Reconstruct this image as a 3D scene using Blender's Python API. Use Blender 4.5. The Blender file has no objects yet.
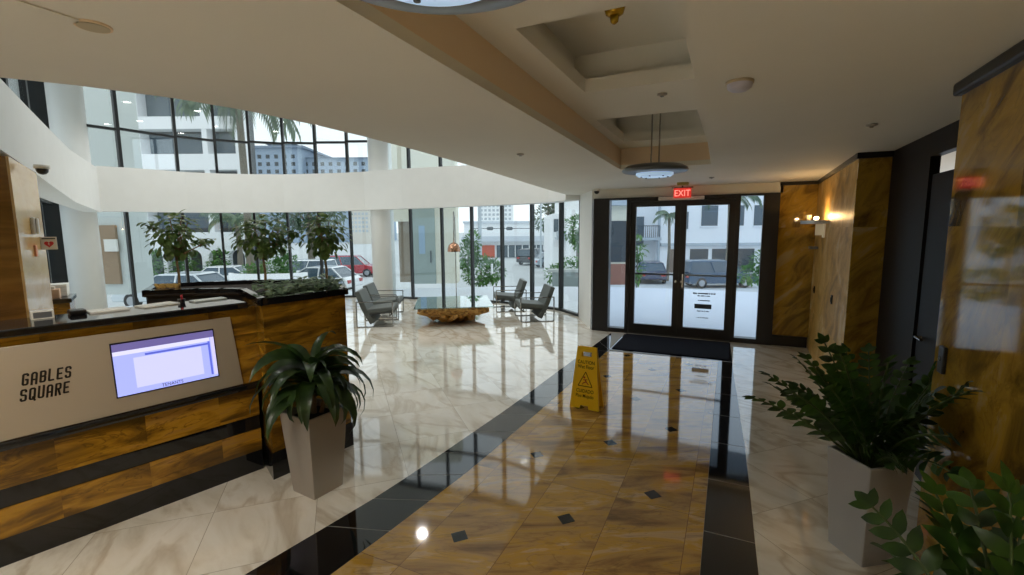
import bpy, bmesh, math, random
from mathutils import Vector, Matrix, noise
C = bpy.context.scene.collection
PI = math.pi
rnd = random.Random(7)
V3 = Vector

# ------------------------------------------------------------------ helpers
def srgb(r, g, b):
    f = lambda c: (c/12.92 if c <= .04045 else ((c+.055)/1.055)**2.4)
    return (f(r/255), f(g/255), f(b/255), 1)

class MB:
    """collects shapes and links them as one mesh object"""
    def __init__(s): s.v = []; s.f = []; s.m = []; s.cur = 0; s.sm = []; s.smooth = False
    def mat(s, i): s.cur = i; return s
    def add(s, vs, fs):
        o = len(s.v); s.v += [tuple(v) for v in vs]
        for f in fs: s.f.append([o+i for i in f]); s.m.append(s.cur); s.sm.append(s.smooth)
        return s
    def box(s, x0, x1, y0, y1, z0, z1, M=None):
        vs = [(x, y, z) for z in (z0, z1) for y in (y0, y1) for x in (x0, x1)]
        if M is not None: vs = [M @ V3(v) for v in vs]
        return s.add(vs, [(0,2,3,1),(4,5,7,6),(0,1,5,4),(1,3,7,5),(3,2,6,7),(2,0,4,6)])
    def prism(s, poly, z0, z1, ztop=None):
        """poly ccw; z0/z1 numbers or lists"""
        n = len(poly)
        a = z0 if isinstance(z0, (list, tuple)) else [z0]*n
        b = z1 if isinstance(z1, (list, tuple)) else [z1]*n
        vs = [(p[0], p[1], a[i]) for i, p in enumerate(poly)] + [(p[0], p[1], b[i]) for i, p in enumerate(poly)]
        fs = [tuple(range(n-1, -1, -1)), tuple(range(n, 2*n))]
        fs += [(i, (i+1) % n, n+(i+1) % n, n+i) for i in range(n)]
        return s.add(vs, fs)
    def strip(s, A, B, z0, z1):
        """wall-like slab between two polylines A (outside) and B (inside), ccw quads; z lists allowed"""
        n = len(A)
        a = z0 if isinstance(z0, (list, tuple)) else [z0]*n
        b = z1 if isinstance(z1, (list, tuple)) else [z1]*n
        vs = []
        for i in range(n):
            vs += [(A[i][0], A[i][1], a[i]), (A[i][0], A[i][1], b[i]), (B[i][0], B[i][1], b[i]), (B[i][0], B[i][1], a[i])]
        fs = []
        for i in range(n-1):
            o, p = 4*i, 4*i+4
            for k in range(4):
                fs.append((o+k, o+(k+1) % 4, p+(k+1) % 4, p+k))
        fs += [(3, 2, 1, 0), (4*n-4, 4*n-3, 4*n-2, 4*n-1)]
        return s.add(vs, fs)
    def loft(s, rings, cap=True, close=True):
        n = len(rings[0]); vs = [p for r in rings for p in r]; fs = []
        for i in range(len(rings)-1):
            for k in range(n if close else n-1):
                fs.append((i*n+k, i*n+(k+1) % n, (i+1)*n+(k+1) % n, (i+1)*n+k))
        if cap: fs += [tuple(range(n-1, -1, -1)), tuple(range((len(rings)-1)*n, len(rings)*n))]
        return s.add(vs, fs)
    def lathe(s, prof, seg=32, M=None, cap=True):
        rings = []
        for r, z in prof:
            ring = [V3((r*math.cos(2*PI*k/seg), r*math.sin(2*PI*k/seg), z)) for k in range(seg)]
            if M is not None: ring = [M @ p for p in ring]
            rings.append(ring)
        return s.loft(rings, cap)
    def tube(s, pts, r, seg=8, cap=True):
        pts = [V3(p) for p in pts]; rings = []
        rr = r if isinstance(r, (list, tuple)) else [r]*len(pts)
        t = (pts[1]-pts[0]).normalized()
        u = t.orthogonal().normalized()
        for i, p in enumerate(pts):
            t = (pts[min(i+1, len(pts)-1)]-pts[max(i-1, 0)]).normalized()
            u = (u-t*u.dot(t)).normalized(); w = t.cross(u)
            rings.append([p+(u*math.cos(2*PI*k/seg)+w*math.sin(2*PI*k/seg))*rr[i] for k in range(seg)])
        return s.loft(rings, cap)
    def bar(s, a, b, w, h, up=(0, 0, 1)):
        """square bar from a to b, w across, h along up"""
        a, b = V3(a), V3(b); t = (b-a).normalized(); u = V3(up); u = (u-t*u.dot(t))
        if u.length < 1e-5: u = V3((1, 0, 0)); u = u-t*u.dot(t)
        u.normalize(); x = t.cross(u)
        q = lambda p: [p+x*w/2+u*h/2, p-x*w/2+u*h/2, p-x*w/2-u*h/2, p+x*w/2-u*h/2]
        return s.loft([q(a), q(b)])
    def leaf(s, p, d, up, L, W, bend=.3, fold=.15, n=4, tip=1.0):
        """a bent pointed leaf: base p, direction d, normal up"""
        p = V3(p); d = V3(d).normalized(); up = V3(up); up = up-d*up.dot(d)
        if up.length < 1e-4: up = d.orthogonal()
        up.normalize(); x = d.cross(up); vs = []; fs = []
        for i in range(n+1):
            t = i/n; w = W/2*(math.sin(PI*min(1, t**(.8*tip)*.97+.03)))**.8 if i < n else 0
            a = bend*t; c = p+d*(L*t*math.cos(a*.6))-up*(L*t*math.sin(a)*.7)
            vs += [c+x*w+up*w*fold, c-up*w*0, c-x*w+up*w*fold]
        for i in range(n):
            o = 3*i; fs += [(o, o+1, o+4, o+3), (o+1, o+2, o+5, o+4)]
        return s.add(vs, fs)
    def build(s, name, mats, parent=None, loc=None, rotz=0, bevel=0, bseg=2):
        me = bpy.data.meshes.new(name); me.from_pydata(s.v, [], s.f)
        for m in (mats if isinstance(mats, (list, tuple)) else [mats]): me.materials.append(m)
        me.polygons.foreach_set('material_index', s.m); me.polygons.foreach_set('use_smooth', s.sm)
        bm = bmesh.new(); bm.from_mesh(me); bmesh.ops.recalc_face_normals(bm, faces=bm.faces); bm.to_mesh(me); bm.free()
        me.update(); o = bpy.data.objects.new(name, me); C.objects.link(o)
        if parent: o.parent = parent
        if loc: o.location = loc
        o.rotation_euler.z = rotz
        if bevel:
            b = o.modifiers.new('bevel', 'BEVEL'); b.width = bevel; b.segments = bseg; b.limit_method = 'ANGLE'; b.angle_limit = .6
        return o

def tag(o, label, cat, group=None, kind=None):
    o['label'] = label; o['category'] = cat
    if group: o['group'] = group
    if kind: o['kind'] = kind
    return o
def thing(name, label, cat, loc=(0, 0, 0), rotz=0, group=None):
    o = bpy.data.objects.new(name, None); C.objects.link(o); o.empty_display_size = .1
    o.location = loc; o.rotation_euler.z = rotz
    return tag(o, label, cat, group)
def struct(o, kind='structure'):
    o['kind'] = kind; return o
def dup(root, loc, rotz, label):
    """copy of a thing with copies of its parts and sub-parts"""
    r = root.copy(); C.objects.link(r); r.location = loc; r.rotation_euler.z = rotz; r['label'] = label
    for ch in list(root.children):
        c = ch.copy(); C.objects.link(c); c.parent = r
        for g in list(ch.children):
            d = g.copy(); C.objects.link(d); d.parent = c
    return r
def text_mesh(name, body, size, mat, parent, M, shear=0, bold=0, depth=.002, align='CENTER', sx=1.0):
    cu = bpy.data.curves.new(name, 'FONT'); cu.body = body; cu.size = size; cu.shear = shear; cu.offset = bold
    cu.extrude = depth; cu.align_x = align; cu.align_y = 'BOTTOM_BASELINE'
    t = bpy.data.objects.new(name, cu); C.objects.link(t)
    dg = bpy.context.evaluated_depsgraph_get(); me = bpy.data.meshes.new_from_object(t.evaluated_get(dg))
    bpy.data.objects.remove(t); me.transform(Matrix.Diagonal((sx, 1, 1, 1))); me.transform(M)
    me.materials.clear(); me.materials.append(mat)
    o = bpy.data.objects.new(name, me); C.objects.link(o); o.parent = parent
    return o

# ------------------------------------------------------------------ materials
def nodes(name):
    m = bpy.data.materials.new(name); m.use_nodes = True; nt = m.node_tree
    b = nt.nodes['Principled BSDF']
    return m, nt, b
def plain(name, col, rough=.5, metal=0, spec=.5, emit=None, es=0, coat=0, bump=0, bscale=60, vary=0, vscale=4):
    m, nt, b = nodes(name)
    b.inputs['Base Color'].default_value = col; b.inputs['Roughness'].default_value = rough
    b.inputs['Metallic'].default_value = metal; b.inputs['Specular IOR Level'].default_value = spec
    b.inputs['Coat Weight'].default_value = coat
    if emit: b.inputs['Emission Color'].default_value = emit; b.inputs['Emission Strength'].default_value = es
    if bump or vary:
        tc = nt.nodes.new('ShaderNodeTexCoord'); n = nt.nodes.new('ShaderNodeTexNoise')
        n.inputs['Scale'].default_value = bscale if bump else vscale; n.inputs['Detail'].default_value = 4
        nt.links.new(tc.outputs['Object'], n.inputs['Vector'])
        if bump:
            bp = nt.nodes.new('ShaderNodeBump'); bp.inputs['Strength'].default_value = bump; bp.inputs['Distance'].default_value = .004
            nt.links.new(n.outputs['Fac'], bp.inputs['Height']); nt.links.new(bp.outputs['Normal'], b.inputs['Normal'])
        if vary:
            r = nt.nodes.new('ShaderNodeValToRGB')
            k = 1-vary; r.color_ramp.elements[0].color = (col[0]*k, col[1]*k, col[2]*k, 1); r.color_ramp.elements[0].position = .3
            k = 1+vary; r.color_ramp.elements[1].color = (min(1, col[0]*k), min(1, col[1]*k), min(1, col[2]*k), 1); r.color_ramp.elements[1].position = .7
            nt.links.new(n.outputs['Fac'], r.inputs['Fac']); nt.links.new(r.outputs['Color'], b.inputs['Base Color'])
    return m
def stone(name, ramp, scale, rot=(0, 0, 0), tile=None, grout=None, gw=.004, veins=None, rough=.06, spec=.5, distort=1.2, nscale=1.0, detail=7, coat=0, tile_rot=0):
    """polished veined stone; tile = cell size per axis (0 = no joint), veins = (colour, half width, scale, amount)"""
    m, nt, b = nodes(name); L = nt.links.new
    def nd(t, **k):
        n = nt.nodes.new('ShaderNode'+t)
        for a, v in k.items(): setattr(n, a, v)
        return n
    tc = nd('TexCoord'); base = tc.outputs['Object']; gm = None
    if tile_rot:
        mp = nd('Mapping'); mp.inputs['Rotation'].default_value = (0, 0, tile_rot); L(base, mp.inputs['Vector']); tb = mp.outputs['Vector']
    else: tb = base
    vec = base
    if tile:
        sc = nd('VectorMath', operation='MULTIPLY'); sc.inputs[1].default_value = [1/t if t else 0 for t in tile]; L(tb, sc.inputs[0])
        ad = nd('VectorMath', operation='ADD'); ad.inputs[1].default_value = (.37, .37, .5); L(sc.outputs[0], ad.inputs[0])
        fl = nd('VectorMath', operation='FLOOR'); L(ad.outputs[0], fl.inputs[0])
        wn = nd('TexWhiteNoise'); wn.noise_dimensions = '3D'; L(fl.outputs[0], wn.inputs['Vector'])
        of = nd('VectorMath', operation='SCALE'); of.inputs['Scale'].default_value = 9; L(wn.outputs['Color'], of.inputs[0])
        a2 = nd('VectorMath', operation='ADD'); L(base, a2.inputs[0]); L(of.outputs[0], a2.inputs[1]); vec = a2.outputs[0]
        if grout:
            fr = nd('VectorMath', operation='FRACTION'); L(ad.outputs[0], fr.inputs[0])
            sp = nd('SeparateXYZ'); L(fr.outputs[0], sp.inputs[0])
            for i, t in enumerate(tile):
                if not t: continue
                c = nd('Math', operation='LESS_THAN'); c.inputs[1].default_value = gw/t; L(sp.outputs[i], c.inputs[0])
                if gm is None: gm = c.outputs[0]
                else:
                    mx = nd('Math', operation='MAXIMUM'); L(gm, mx.inputs[0]); L(c.outputs[0], mx.inputs[1]); gm = mx.outputs[0]
    mp = nd('Mapping'); mp.inputs['Rotation'].default_value = rot; L(vec, mp.inputs['Vector'])
    m2 = nd('VectorMath', operation='MULTIPLY'); m2.inputs[1].default_value = scale; L(mp.outputs[0], m2.inputs[0])
    n1 = nd('TexNoise'); n1.inputs['Scale'].default_value = nscale; n1.inputs['Detail'].default_value = detail; n1.inputs['Distortion'].default_value = distort
    n1.inputs['Roughness'].default_value = .6; L(m2.outputs[0], n1.inputs['Vector'])
    cr = nd('ValToRGB'); L(n1.outputs['Fac'], cr.inputs['Fac']); e = cr.color_ramp.elements
    e[0].position, e[0].color = ramp[0]; e[1].position, e[1].color = ramp[-1]
    for p, c in ramp[1:-1]: x = e.new(p); x.color = c
    col = cr.outputs['Color']
    if veins:
        vc, vw, vs, va = veins
        n2 = nd('TexNoise'); n2.inputs['Scale'].default_value = vs; n2.inputs['Detail'].default_value = 5; n2.inputs['Distortion'].default_value = 1.6; L(m2.outputs[0], n2.inputs['Vector'])
        s1 = nd('Math', operation='SUBTRACT'); s1.inputs[1].default_value = .5; L(n2.outputs['Fac'], s1.inputs[0])
        ab = nd('Math', operation='ABSOLUTE'); L(s1.outputs[0], ab.inputs[0])
        mr = nd('MapRange'); mr.inputs['From Min'].default_value = 0; mr.inputs['From Max'].default_value = vw; mr.inputs['To Min'].default_value = va; mr.inputs['To Max'].default_value = 0; L(ab.outputs[0], mr.inputs['Value'])
        mix = nd('Mix', data_type='RGBA'); L(mr.outputs['Result'], mix.inputs['Factor']); L(col, mix.inputs['A']); mix.inputs['B'].default_value = vc; col = mix.outputs['Result']
    if gm is not None:
        mix = nd('Mix', data_type='RGBA'); L(gm, mix.inputs['Factor']); L(col, mix.inputs['A']); mix.inputs['B'].default_value = grout; col = mix.outputs['Result']
    L(col, b.inputs['Base Color']); b.inputs['Roughness'].default_value = rough; b.inputs['Specular IOR Level'].default_value = spec
    b.inputs['Coat Weight'].default_value = coat; b.inputs['Coat Roughness'].default_value = .03
    return m
def glass(name, tint, ior=1.5, extra=0.0):
    m = bpy.data.materials.new(name); m.use_nodes = True; nt = m.node_tree; nt.nodes.clear(); L = nt.links.new
    o = nt.nodes.new('ShaderNodeOutputMaterial'); mx = nt.nodes.new('ShaderNodeMixShader'); t = nt.nodes.new('ShaderNodeBsdfTransparent'); g = nt.nodes.new('ShaderNodeBsdfGlossy')
    fr = nt.nodes.new('ShaderNodeFresnel'); ge = nt.nodes.new('ShaderNodeNewGeometry'); io = nt.nodes.new('ShaderNodeMapRange')
    io.inputs['To Min'].default_value = ior; io.inputs['To Max'].default_value = 1/ior; L(ge.outputs['Backfacing'], io.inputs['Value']); L(io.outputs['Result'], fr.inputs['IOR'])
    ad = nt.nodes.new('ShaderNodeMath'); ad.operation = 'ADD'; ad.use_clamp = True; ad.inputs[1].default_value = extra; L(fr.outputs[0], ad.inputs[0])
    t.inputs['Color'].default_value = tint; g.inputs['Roughness'].default_value = 0; g.inputs['Color'].default_value = (.95, .98, 1, 1)
    L(ad.outputs[0], mx.inputs[0]); L(t.outputs[0], mx.inputs[1]); L(g.outputs[0], mx.inputs[2]); L(mx.outputs[0], o.inputs['Surface'])
    return m
def emis(name, col, s):
    m, nt, b = nodes(name); b.inputs['Base Color'].default_value = (0.02, .02, .02, 1); b.inputs['Emission Color'].default_value = col; b.inputs['Emission Strength'].default_value = s
    return m
def leafmat(name, a, b_, rough=.35, scale=9, trans=.3):
    m, nt, b = nodes(name); L = nt.links.new
    tc = nt.nodes.new('ShaderNodeTexCoord'); n = nt.nodes.new('ShaderNodeTexNoise'); n.inputs['Scale'].default_value = scale; n.inputs['Detail'].default_value = 2
    r = nt.nodes.new('ShaderNodeValToRGB'); r.color_ramp.elements[0].color = a; r.color_ramp.elements[1].color = b_; r.color_ramp.elements[0].position = .35; r.color_ramp.elements[1].position = .68
    L(tc.outputs['Object'], n.inputs['Vector']); L(n.outputs['Fac'], r.inputs['Fac']); L(r.outputs['Color'], b.inputs['Base Color'])
    b.inputs['Roughness'].default_value = rough
    tr_ = nt.nodes.new('ShaderNodeBsdfTranslucent'); mx = nt.nodes.new('ShaderNodeMixShader'); mx.inputs[0].default_value = trans; L(r.outputs['Color'], tr_.inputs['Color'])
    L(b.outputs[0], mx.inputs[1]); L(tr_.outputs[0], mx.inputs[2]); L(mx.outputs[0], nt.nodes['Material Output'].inputs['Surface'])
    return m

G = dict(dark=srgb(70, 46, 16), brown=srgb(112, 76, 22), ochre=srgb(160, 112, 32), gold=srgb(196, 144, 44), tan=srgb(196, 158, 92))
M_white = plain('white_paint', srgb(232, 233, 230), .6, vary=.015)
M_ceil = plain('ceiling_paint', srgb(232, 230, 220), .75, vary=.015, vscale=2)
M_cove = plain('beige_glow_paint', srgb(236, 214, 184), .7)
M_atrium = plain('atrium_paint', srgb(236, 238, 234), .7)
M_black = plain('black_frame', srgb(24, 21, 20), .35)
M_darkwood = plain('dark_panel', srgb(27, 22, 19), .5, spec=.2, vary=.1)
M_granite = stone('black_granite', [(.3, srgb(14, 14, 16)), (.7, srgb(26, 26, 29))], (6, 6, 6), rough=.05, coat=.2)
M_alu = plain('dark_aluminium', srgb(40, 43, 44), .4, .3)
M_steel = plain('brushed_steel', srgb(190, 180, 164), .36, .45)
M_chrome = plain('chrome', srgb(170, 170, 168), .2, 1)
M_glass = glass('window_glass', (.90, .95, .955, 1))
M_glass_up = glass('upper_glass', (.92, .96, .96, 1), 1.5, .05)
M_doorglass = glass('door_glass', (.84, .92, .985, 1), 1.5)
M_floor = stone('white_marble', [(.28, srgb(196, 186, 166)), (.44, srgb(226, 220, 206)), (.6, srgb(236, 232, 222)), (.78, srgb(206, 194, 172))], (1.2, 2.6, 1), (0, 0, .5),
                tile=(.62, .62, 0), grout=srgb(176, 166, 148), gw=.004, veins=(srgb(178, 160, 132), .05, .5, .55), rough=.045, spec=.6, coat=.35, tile_rot=PI/4, distort=1.6, nscale=.9)
M_goldfloor = stone('gold_floor_stone', [(0.314, srgb(108, 80, 40)), (0.413, srgb(152, 116, 62)), (0.488, srgb(178, 140, 76)), (0.550, srgb(186, 144, 50)), (0.612, srgb(196, 164, 112)), (0.698, srgb(150, 122, 92))],
                (1.6, 6.2, 1), (0, 0, -.45), tile=(.46, 1.135, 0), grout=srgb(120, 88, 50), gw=.004, veins=(srgb(104, 74, 40), .014, .7, .4), rough=.06, spec=.5, coat=.35, nscale=.9, distort=.7)
M_goldwall = stone('gold_wall_stone', [(0.326, srgb(96, 74, 34)), (0.438, srgb(146, 114, 44)), (0.512, srgb(172, 136, 54)), (0.574, srgb(184, 146, 52)), (0.674, srgb(188, 164, 112))],
                (1.6, 2.2, 6.5), (.75, .75, .0), tile=(0, .9, 1.2), veins=(srgb(96, 70, 36), .016, .8, .3), rough=.05, spec=.5, nscale=.8, distort=1.1)
M_golddesk = stone('gold_desk_stone', [(0.326, srgb(84, 62, 22)), (0.426, srgb(104, 74, 22)), (0.512, srgb(144, 104, 26)), (0.599, srgb(176, 130, 36)), (0.686, srgb(160, 118, 50))],
                (1.6, 1.6, 7.5), (0, 0, 0), tile=(.42, 0, .3), veins=(srgb(70, 48, 20), .014, .8, .6), rough=.14, spec=.5, nscale=.9, distort=.8)
M_goldwall_lit = stone('gold_wall_stone_lit', [(.32, srgb(150, 116, 56)), (.45, srgb(192, 148, 70)), (.56, srgb(208, 168, 94)), (.66, srgb(214, 190, 142))], (1.6, 2.2, 5), (.75, .75, .0), tile=(0, .9, 1.2), veins=(srgb(120, 90, 50), .018, 1.0, .4), rough=.42, spec=.3, nscale=.8, distort=1.0)  # gold wall stone in a lighter copy, the sconce's light put into its colour
M_leftwall_shade = stone('left_wall_stone_shade', [(.25, srgb(96, 64, 26)), (.5, srgb(140, 98, 44)), (.75, srgb(168, 124, 60))], (1, 1, 7), rough=.2, nscale=.9)  # left wall's gold stone with shade painted into the near face
M_leftwall_lit = stone('left_wall_stone_lit', [(.25, srgb(196, 150, 84)), (.5, srgb(222, 184, 124)), (.75, srgb(230, 198, 146))], (1.4, 1.4, 5), rough=.15, nscale=.9)  # same left wall stone, lit tone painted into this face
M_pot = plain('silver_planter', srgb(166, 160, 152), .42, .35, bump=.05, bscale=30)
M_pot2 = plain('grey_planter', srgb(184, 183, 184), .45, .25)
M_soil = plain('soil', srgb(40, 30, 22), .95, bump=.8, bscale=40)
M_leafdk = leafmat('dracaena_leaf', srgb(32, 52, 26), srgb(66, 92, 46), .33)
M_leafzz = leafmat('zz_leaf', srgb(34, 60, 20), srgb(66, 102, 36), .42)
M_leaffig = leafmat('fig_leaf', srgb(70, 98, 48), srgb(122, 146, 82), .35, trans=.42)
M_leafgc = leafmat('ground_leaf', srgb(104, 130, 96), srgb(156, 176, 142), .55)
M_stem = plain('green_stem', srgb(64, 84, 36), .5)
M_bark = plain('bark', srgb(128, 106, 76), .8, bump=.5, bscale=40)
M_greybark = plain('grey_bark', srgb(118, 112, 100), .9, bump=.5, bscale=15)
M_leather = plain('grey_leather', srgb(92, 97, 94), .5, bump=.15, bscale=120, vary=.06)
M_leatherdk = plain('dark_grey_leather', srgb(78, 78, 76), .55)
M_tableglass = glass('table_glass', (.55, .66, .62, 1), 1.5, .18)
M_driftwood = stone('driftwood', [(.3, srgb(84, 54, 20)), (.44, srgb(160, 110, 44)), (.56, srgb(204, 152, 74)), (.7, srgb(222, 184, 112))], (7, 7, 12), rough=.5, nscale=1, distort=2)
M_yellow = plain('yellow_plastic', srgb(250, 204, 16), .38, vary=.03)
M_ink = plain('dark_print', srgb(48, 26, 8), .8, spec=.1)
M_red = plain('red_print', srgb(170, 50, 20), .6)
M_navymat = plain('door_mat', srgb(20, 21, 30), .95, spec=.1, bump=.6, bscale=220)
M_copper = plain('copper_shade', srgb(176, 136, 112), .22, .9)
M_brass = plain('brass', srgb(196, 156, 40), .25, .6)
M_paper = plain('white_paper', srgb(236, 236, 230), .7)
M_lampwarm = emis('warm_lamp', (1, .78, .48, 1), 9)
M_lampcool = emis('cool_lamp', (1, .97, .92, 1), 16)
M_bluelens = plain('blue_white_diffuser', srgb(190, 214, 240), .25, emit=(.5, .72, 1, 1), es=.4)
M_ringgrey = plain('pendant_ring', srgb(112, 116, 120), .3, .3)
M_detector = plain('lilac_plastic', srgb(196, 196, 214), .4)
M_plasticw = plain('white_plastic', srgb(222, 220, 212), .45)
M_orange = plain('orange_panel', srgb(206, 92, 60), .6)
M_grout = plain('pale_grout', srgb(150, 148, 142), .7)

# ------------------------------------------------------------------ camera
YAW = math.radians(25); PITCH = math.radians(7.04); ROLL = math.radians(.4); H = 1.8; F = 470.0
cy, sy = math.cos(YAW), math.sin(YAW)
fwd0 = V3((-sy, cy, 0)); right0 = V3((cy, sy, 0)); up0 = V3((0, 0, 1))
fwd = fwd0*math.cos(PITCH)-up0*math.sin(PITCH); up_ = up0*math.cos(PITCH)+fwd0*math.sin(PITCH)
Rv = right0*math.cos(ROLL)-up_*math.sin(ROLL); Uv = up_*math.cos(ROLL)+right0*math.sin(ROLL)
cd = bpy.data.cameras.new('camera'); cam = bpy.data.objects.new('camera', cd); C.objects.link(cam)
mw = Matrix((Rv, Uv, -fwd)).transposed().to_4x4(); mw.translation = V3((0, 0, H)); cam.matrix_world = mw
cd.sensor_width = 36; cd.lens = 36*F/1024; cd.clip_start = .05; cd.clip_end = 900
bpy.context.scene.camera = cam
def far(u, v, z=0):
    """a spot outside: u metres right, v metres ahead along the view's heading"""
    p = right0*u+fwd0*v; return V3((p.x, p.y, z))
def ray(px, py): return Rv*(px-512)/F+Uv*(287.5-py)/F+fwd
def at(px, py, dep):
    """where a sight line lies at a given distance ahead (surveying distant things)"""
    d = ray(px, py); return V3((0, 0, H))+d*dep
HC = 2.47

# ------------------------------------------------------------------ glazing line
GL = [(-11.95, 5.25), (-11.9, 5.8), (-11.83, 6.91), (-11.58, 7.68), (-11.18, 8.3), (-10.65, 8.87), (-10.0, 9.31), (-9.26, 9.67), (-8.7, 9.92),
      (-7.55, 10.02), (-6.7, 10.18), (-5.89, 10.29), (-5.05, 10.29), (-4.2, 10.13), (-3.38, 9.82), (-2.76, 9.27)]
nG = len(GL)
lp = [i/(nG-1) for i in range(nG)]
ZB = [2.22+.15*min(1, t*1.3) for t in lp]           # underside of the balcony band
ZT = [3.12+.2*min(1, t*1.6) for t in lp]
def offset(poly, d):
    out = []
    for i, p in enumerate(poly):
        a = V3(poly[max(i-1, 0)]).to_2d() if False else Vector(poly[max(i-1, 0)]); b = Vector(poly[min(i+1, len(poly)-1)])
        t = (b-a).normalized(); n = Vector((t.y, -t.x)); q = Vector(p)+n*d; out.append((q.x, q.y))
    return out
GI = offset(GL, .38); GO = offset(GL, -.12)

# ------------------------------------------------------------------ floor
fm = MB(); fm.prism([(2.4, -3), (2.4, 8.2), (-2.3, 8.3), (-2.75, 9.35)]+[p for p in reversed(offset(GL, -.05))]+[(-12.4, 4.8), (-7.5, 1.6), (-7.5, -3)], -.04, 0)
floor = struct(fm.build('floor', M_floor))
# black granite border around the gold stone runner
def runner(t): return t
LO = [(-2.30, .9), (-2.25, 1.46), (-2.17, 1.95), (-2.115, 2.3), (-2.08, 2.65), (-2.05, 3.05), (-2.02, 3.5), (-1.99, 3.95), (-1.965, 4.45), (-1.95, 4.95), (-1.935, 5.5), (-1.91, 6.1), (-1.88, 6.7), (-1.86, 7.3), (-1.83, 8.0)]
LI = [(-1.90, 1.1), (-1.84, 1.62), (-1.79, 2.07), (-1.755, 2.44), (-1.72, 2.82), (-1.70, 3.2), (-1.685, 3.65), (-1.665, 4.1), (-1.65, 4.6), (-1.64, 5.1), (-1.625, 5.65), (-1.61, 6.2), (-1.6, 6.75), (-1.595, 6.84), (-1.59, 6.9)]
RI = [(-.06, .6), (-.068, 1.4), (-.07, 2.2), (-.073, 2.85), (-.076, 3.5), (-.08, 4.15), (-.085, 4.8), (-.088, 5.45), (-.09, 6.1), (-.09, 6.84)]
RO = [(.235, .6), (.23, 1.4), (.215, 2.2), (.20, 2.85), (.19, 3.5), (.175, 4.15), (.15, 4.8), (.13, 5.45), (.10, 6.1), (.08, 6.84)]
g = MB(); g.prism([LO[0]]+[(RO[0][0], .2)]+RO+[(.05, 8.0)]+list(reversed(LO)), 0, .0012)
struct(g.build('border_grout', M_grout, floor))
b = MB()
def tiles(A, B):
    for i in range(len(A)-1):
        e = .004
        a0, a1, b0, b1 = Vector(A[i]), Vector(A[i+1]), Vector(B[i]), Vector(B[i+1])
        ta = (a1-a0).normalized()*e; tb = (b1-b0).normalized()*e
        q = [a0+ta, b0+tb, b1-tb, a1-ta]
        b.prism([tuple(p) for p in q], 0, .002)
tiles(LO, LI); tiles(RI, RO)
b.prism([(-1.59, 6.86), (.08, 6.86), (.05, 8.0), (-1.6, 8.0)], 0, .002)
struct(b.build('border_tiles', M_granite, floor))
f2 = MB(); f2.prism([(p[0]+.002, p[1]) for p in LI[:1]]+[(-.065, .6)]+[(p[0]-.002, p[1]) for p in RI]+[(p[0]+.002, p[1]) for p in reversed(LI[:13])], 0, .0024)
struct(f2.build('gold_field', M_goldfloor, floor))
d = MB()
for x, y in [(-1.38, 1.08), (-.86, 1.5), (-.43, 2.0), (-1.38, 2.2), (-.86, 2.62), (-.41, 3.12), (-1.34, 3.33), (-.855, 3.78), (-.42, 4.27), (-1.33, 4.45), (-.85, 4.92), (-.44, 5.39), (-1.31, 5.56), (-.85, 6.06), (-.44, 6.5), (-1.28, 6.62)]:
    s = .062
    d.prism([(x, y-s), (x+s*.95, y), (x, y+s), (x-s*.95, y)], 0, .0032)
struct(d.build('diamond_insets', M_granite, floor))
mt = MB(); mt.box(-1.57, .04, 6.92, 8.0, .003, .015)
tag(mt.build('door_mat', M_navymat, bevel=.004), 'dark navy entrance mat laid inside the double doors', 'door mat')

# ------------------------------------------------------------------ ceiling of the corridor
CE = [(-7.5, -3.0), (-4.6, -.95), (-3.5, .3), (-2.95, .95), (-2.76, 1.2), (-2.59, 1.52), (-2.49, 1.86), (-2.44, 2.29), (-2.43, 2.71), (-2.45, 3.34), (-2.54, 4.5), (-2.66, 5.6), (-2.80, 6.9), (-2.92, 8.0), (-2.98, 9.0), (-3.0, 9.25)]
# coffer opening
cxl0, cxl1, cxr0, cxr1, cy0, cy1 = -1.03, -1.19, -.10, -.235, -1.2, 5.5
c = MB()
left = [(-1.03, -3), (cxl0, cy0), (cxl1, cy1), (cxl1, 9.3)]+list(reversed(CE))
c.prism(left, HC, HC+.05)
c.prism([(cxl0, -3), (2.4, -3), (2.4, cy0), (cxl0, cy0)], HC, HC+.05)
c.prism([(cxr0, cy0), (2.4, cy0), (2.4, cy1), (cxr1, cy1)], HC, HC+.05)
c.prism([(cxl1, cy1), (2.4, cy1), (2.4, 8.6), (-1.19, 8.6)], HC, HC+.05)
ceiling = struct(c.build('ceiling', M_ceil))
k = MB(); Z1, Z2 = 2.585, 2.70
def ringwall(P, Q, z0, z1):
    n = len(P)
    for i in range(n):
        j = (i+1) % n
        k.add([(*P[i], z0), (*P[j], z0), (*P[j], z1), (*P[i], z1), (*Q[i], z0), (*Q[j], z0), (*Q[j], z1), (*Q[i], z1)],
              [(0, 1, 2, 3), (7, 6, 5, 4), (0, 4, 5, 1), (3, 2, 6, 7)])
P0 = [(cxl0, cy0), (cxr0, cy0), (cxr1, cy1), (cxl1, cy1)]
Q0 = [(cxl0-.05, cy0-.05), (cxr0+.05, cy0-.05), (cxr1+.05, cy1+.05), (cxl1-.05, cy1+.05)]
ringwall(P0, Q0, HC+.05, Z2)
struct(k.build('coffer_side', M_cove, ceiling))  # warm glow on the coffer faces is put into their paint colour
k = MB()
P1 = [(cxl0+.002, cy0+.002), (cxr0-.002, cy0+.002), (cxr1-.002, cy1-.002), (cxl1+.002, cy1-.002)]
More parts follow.
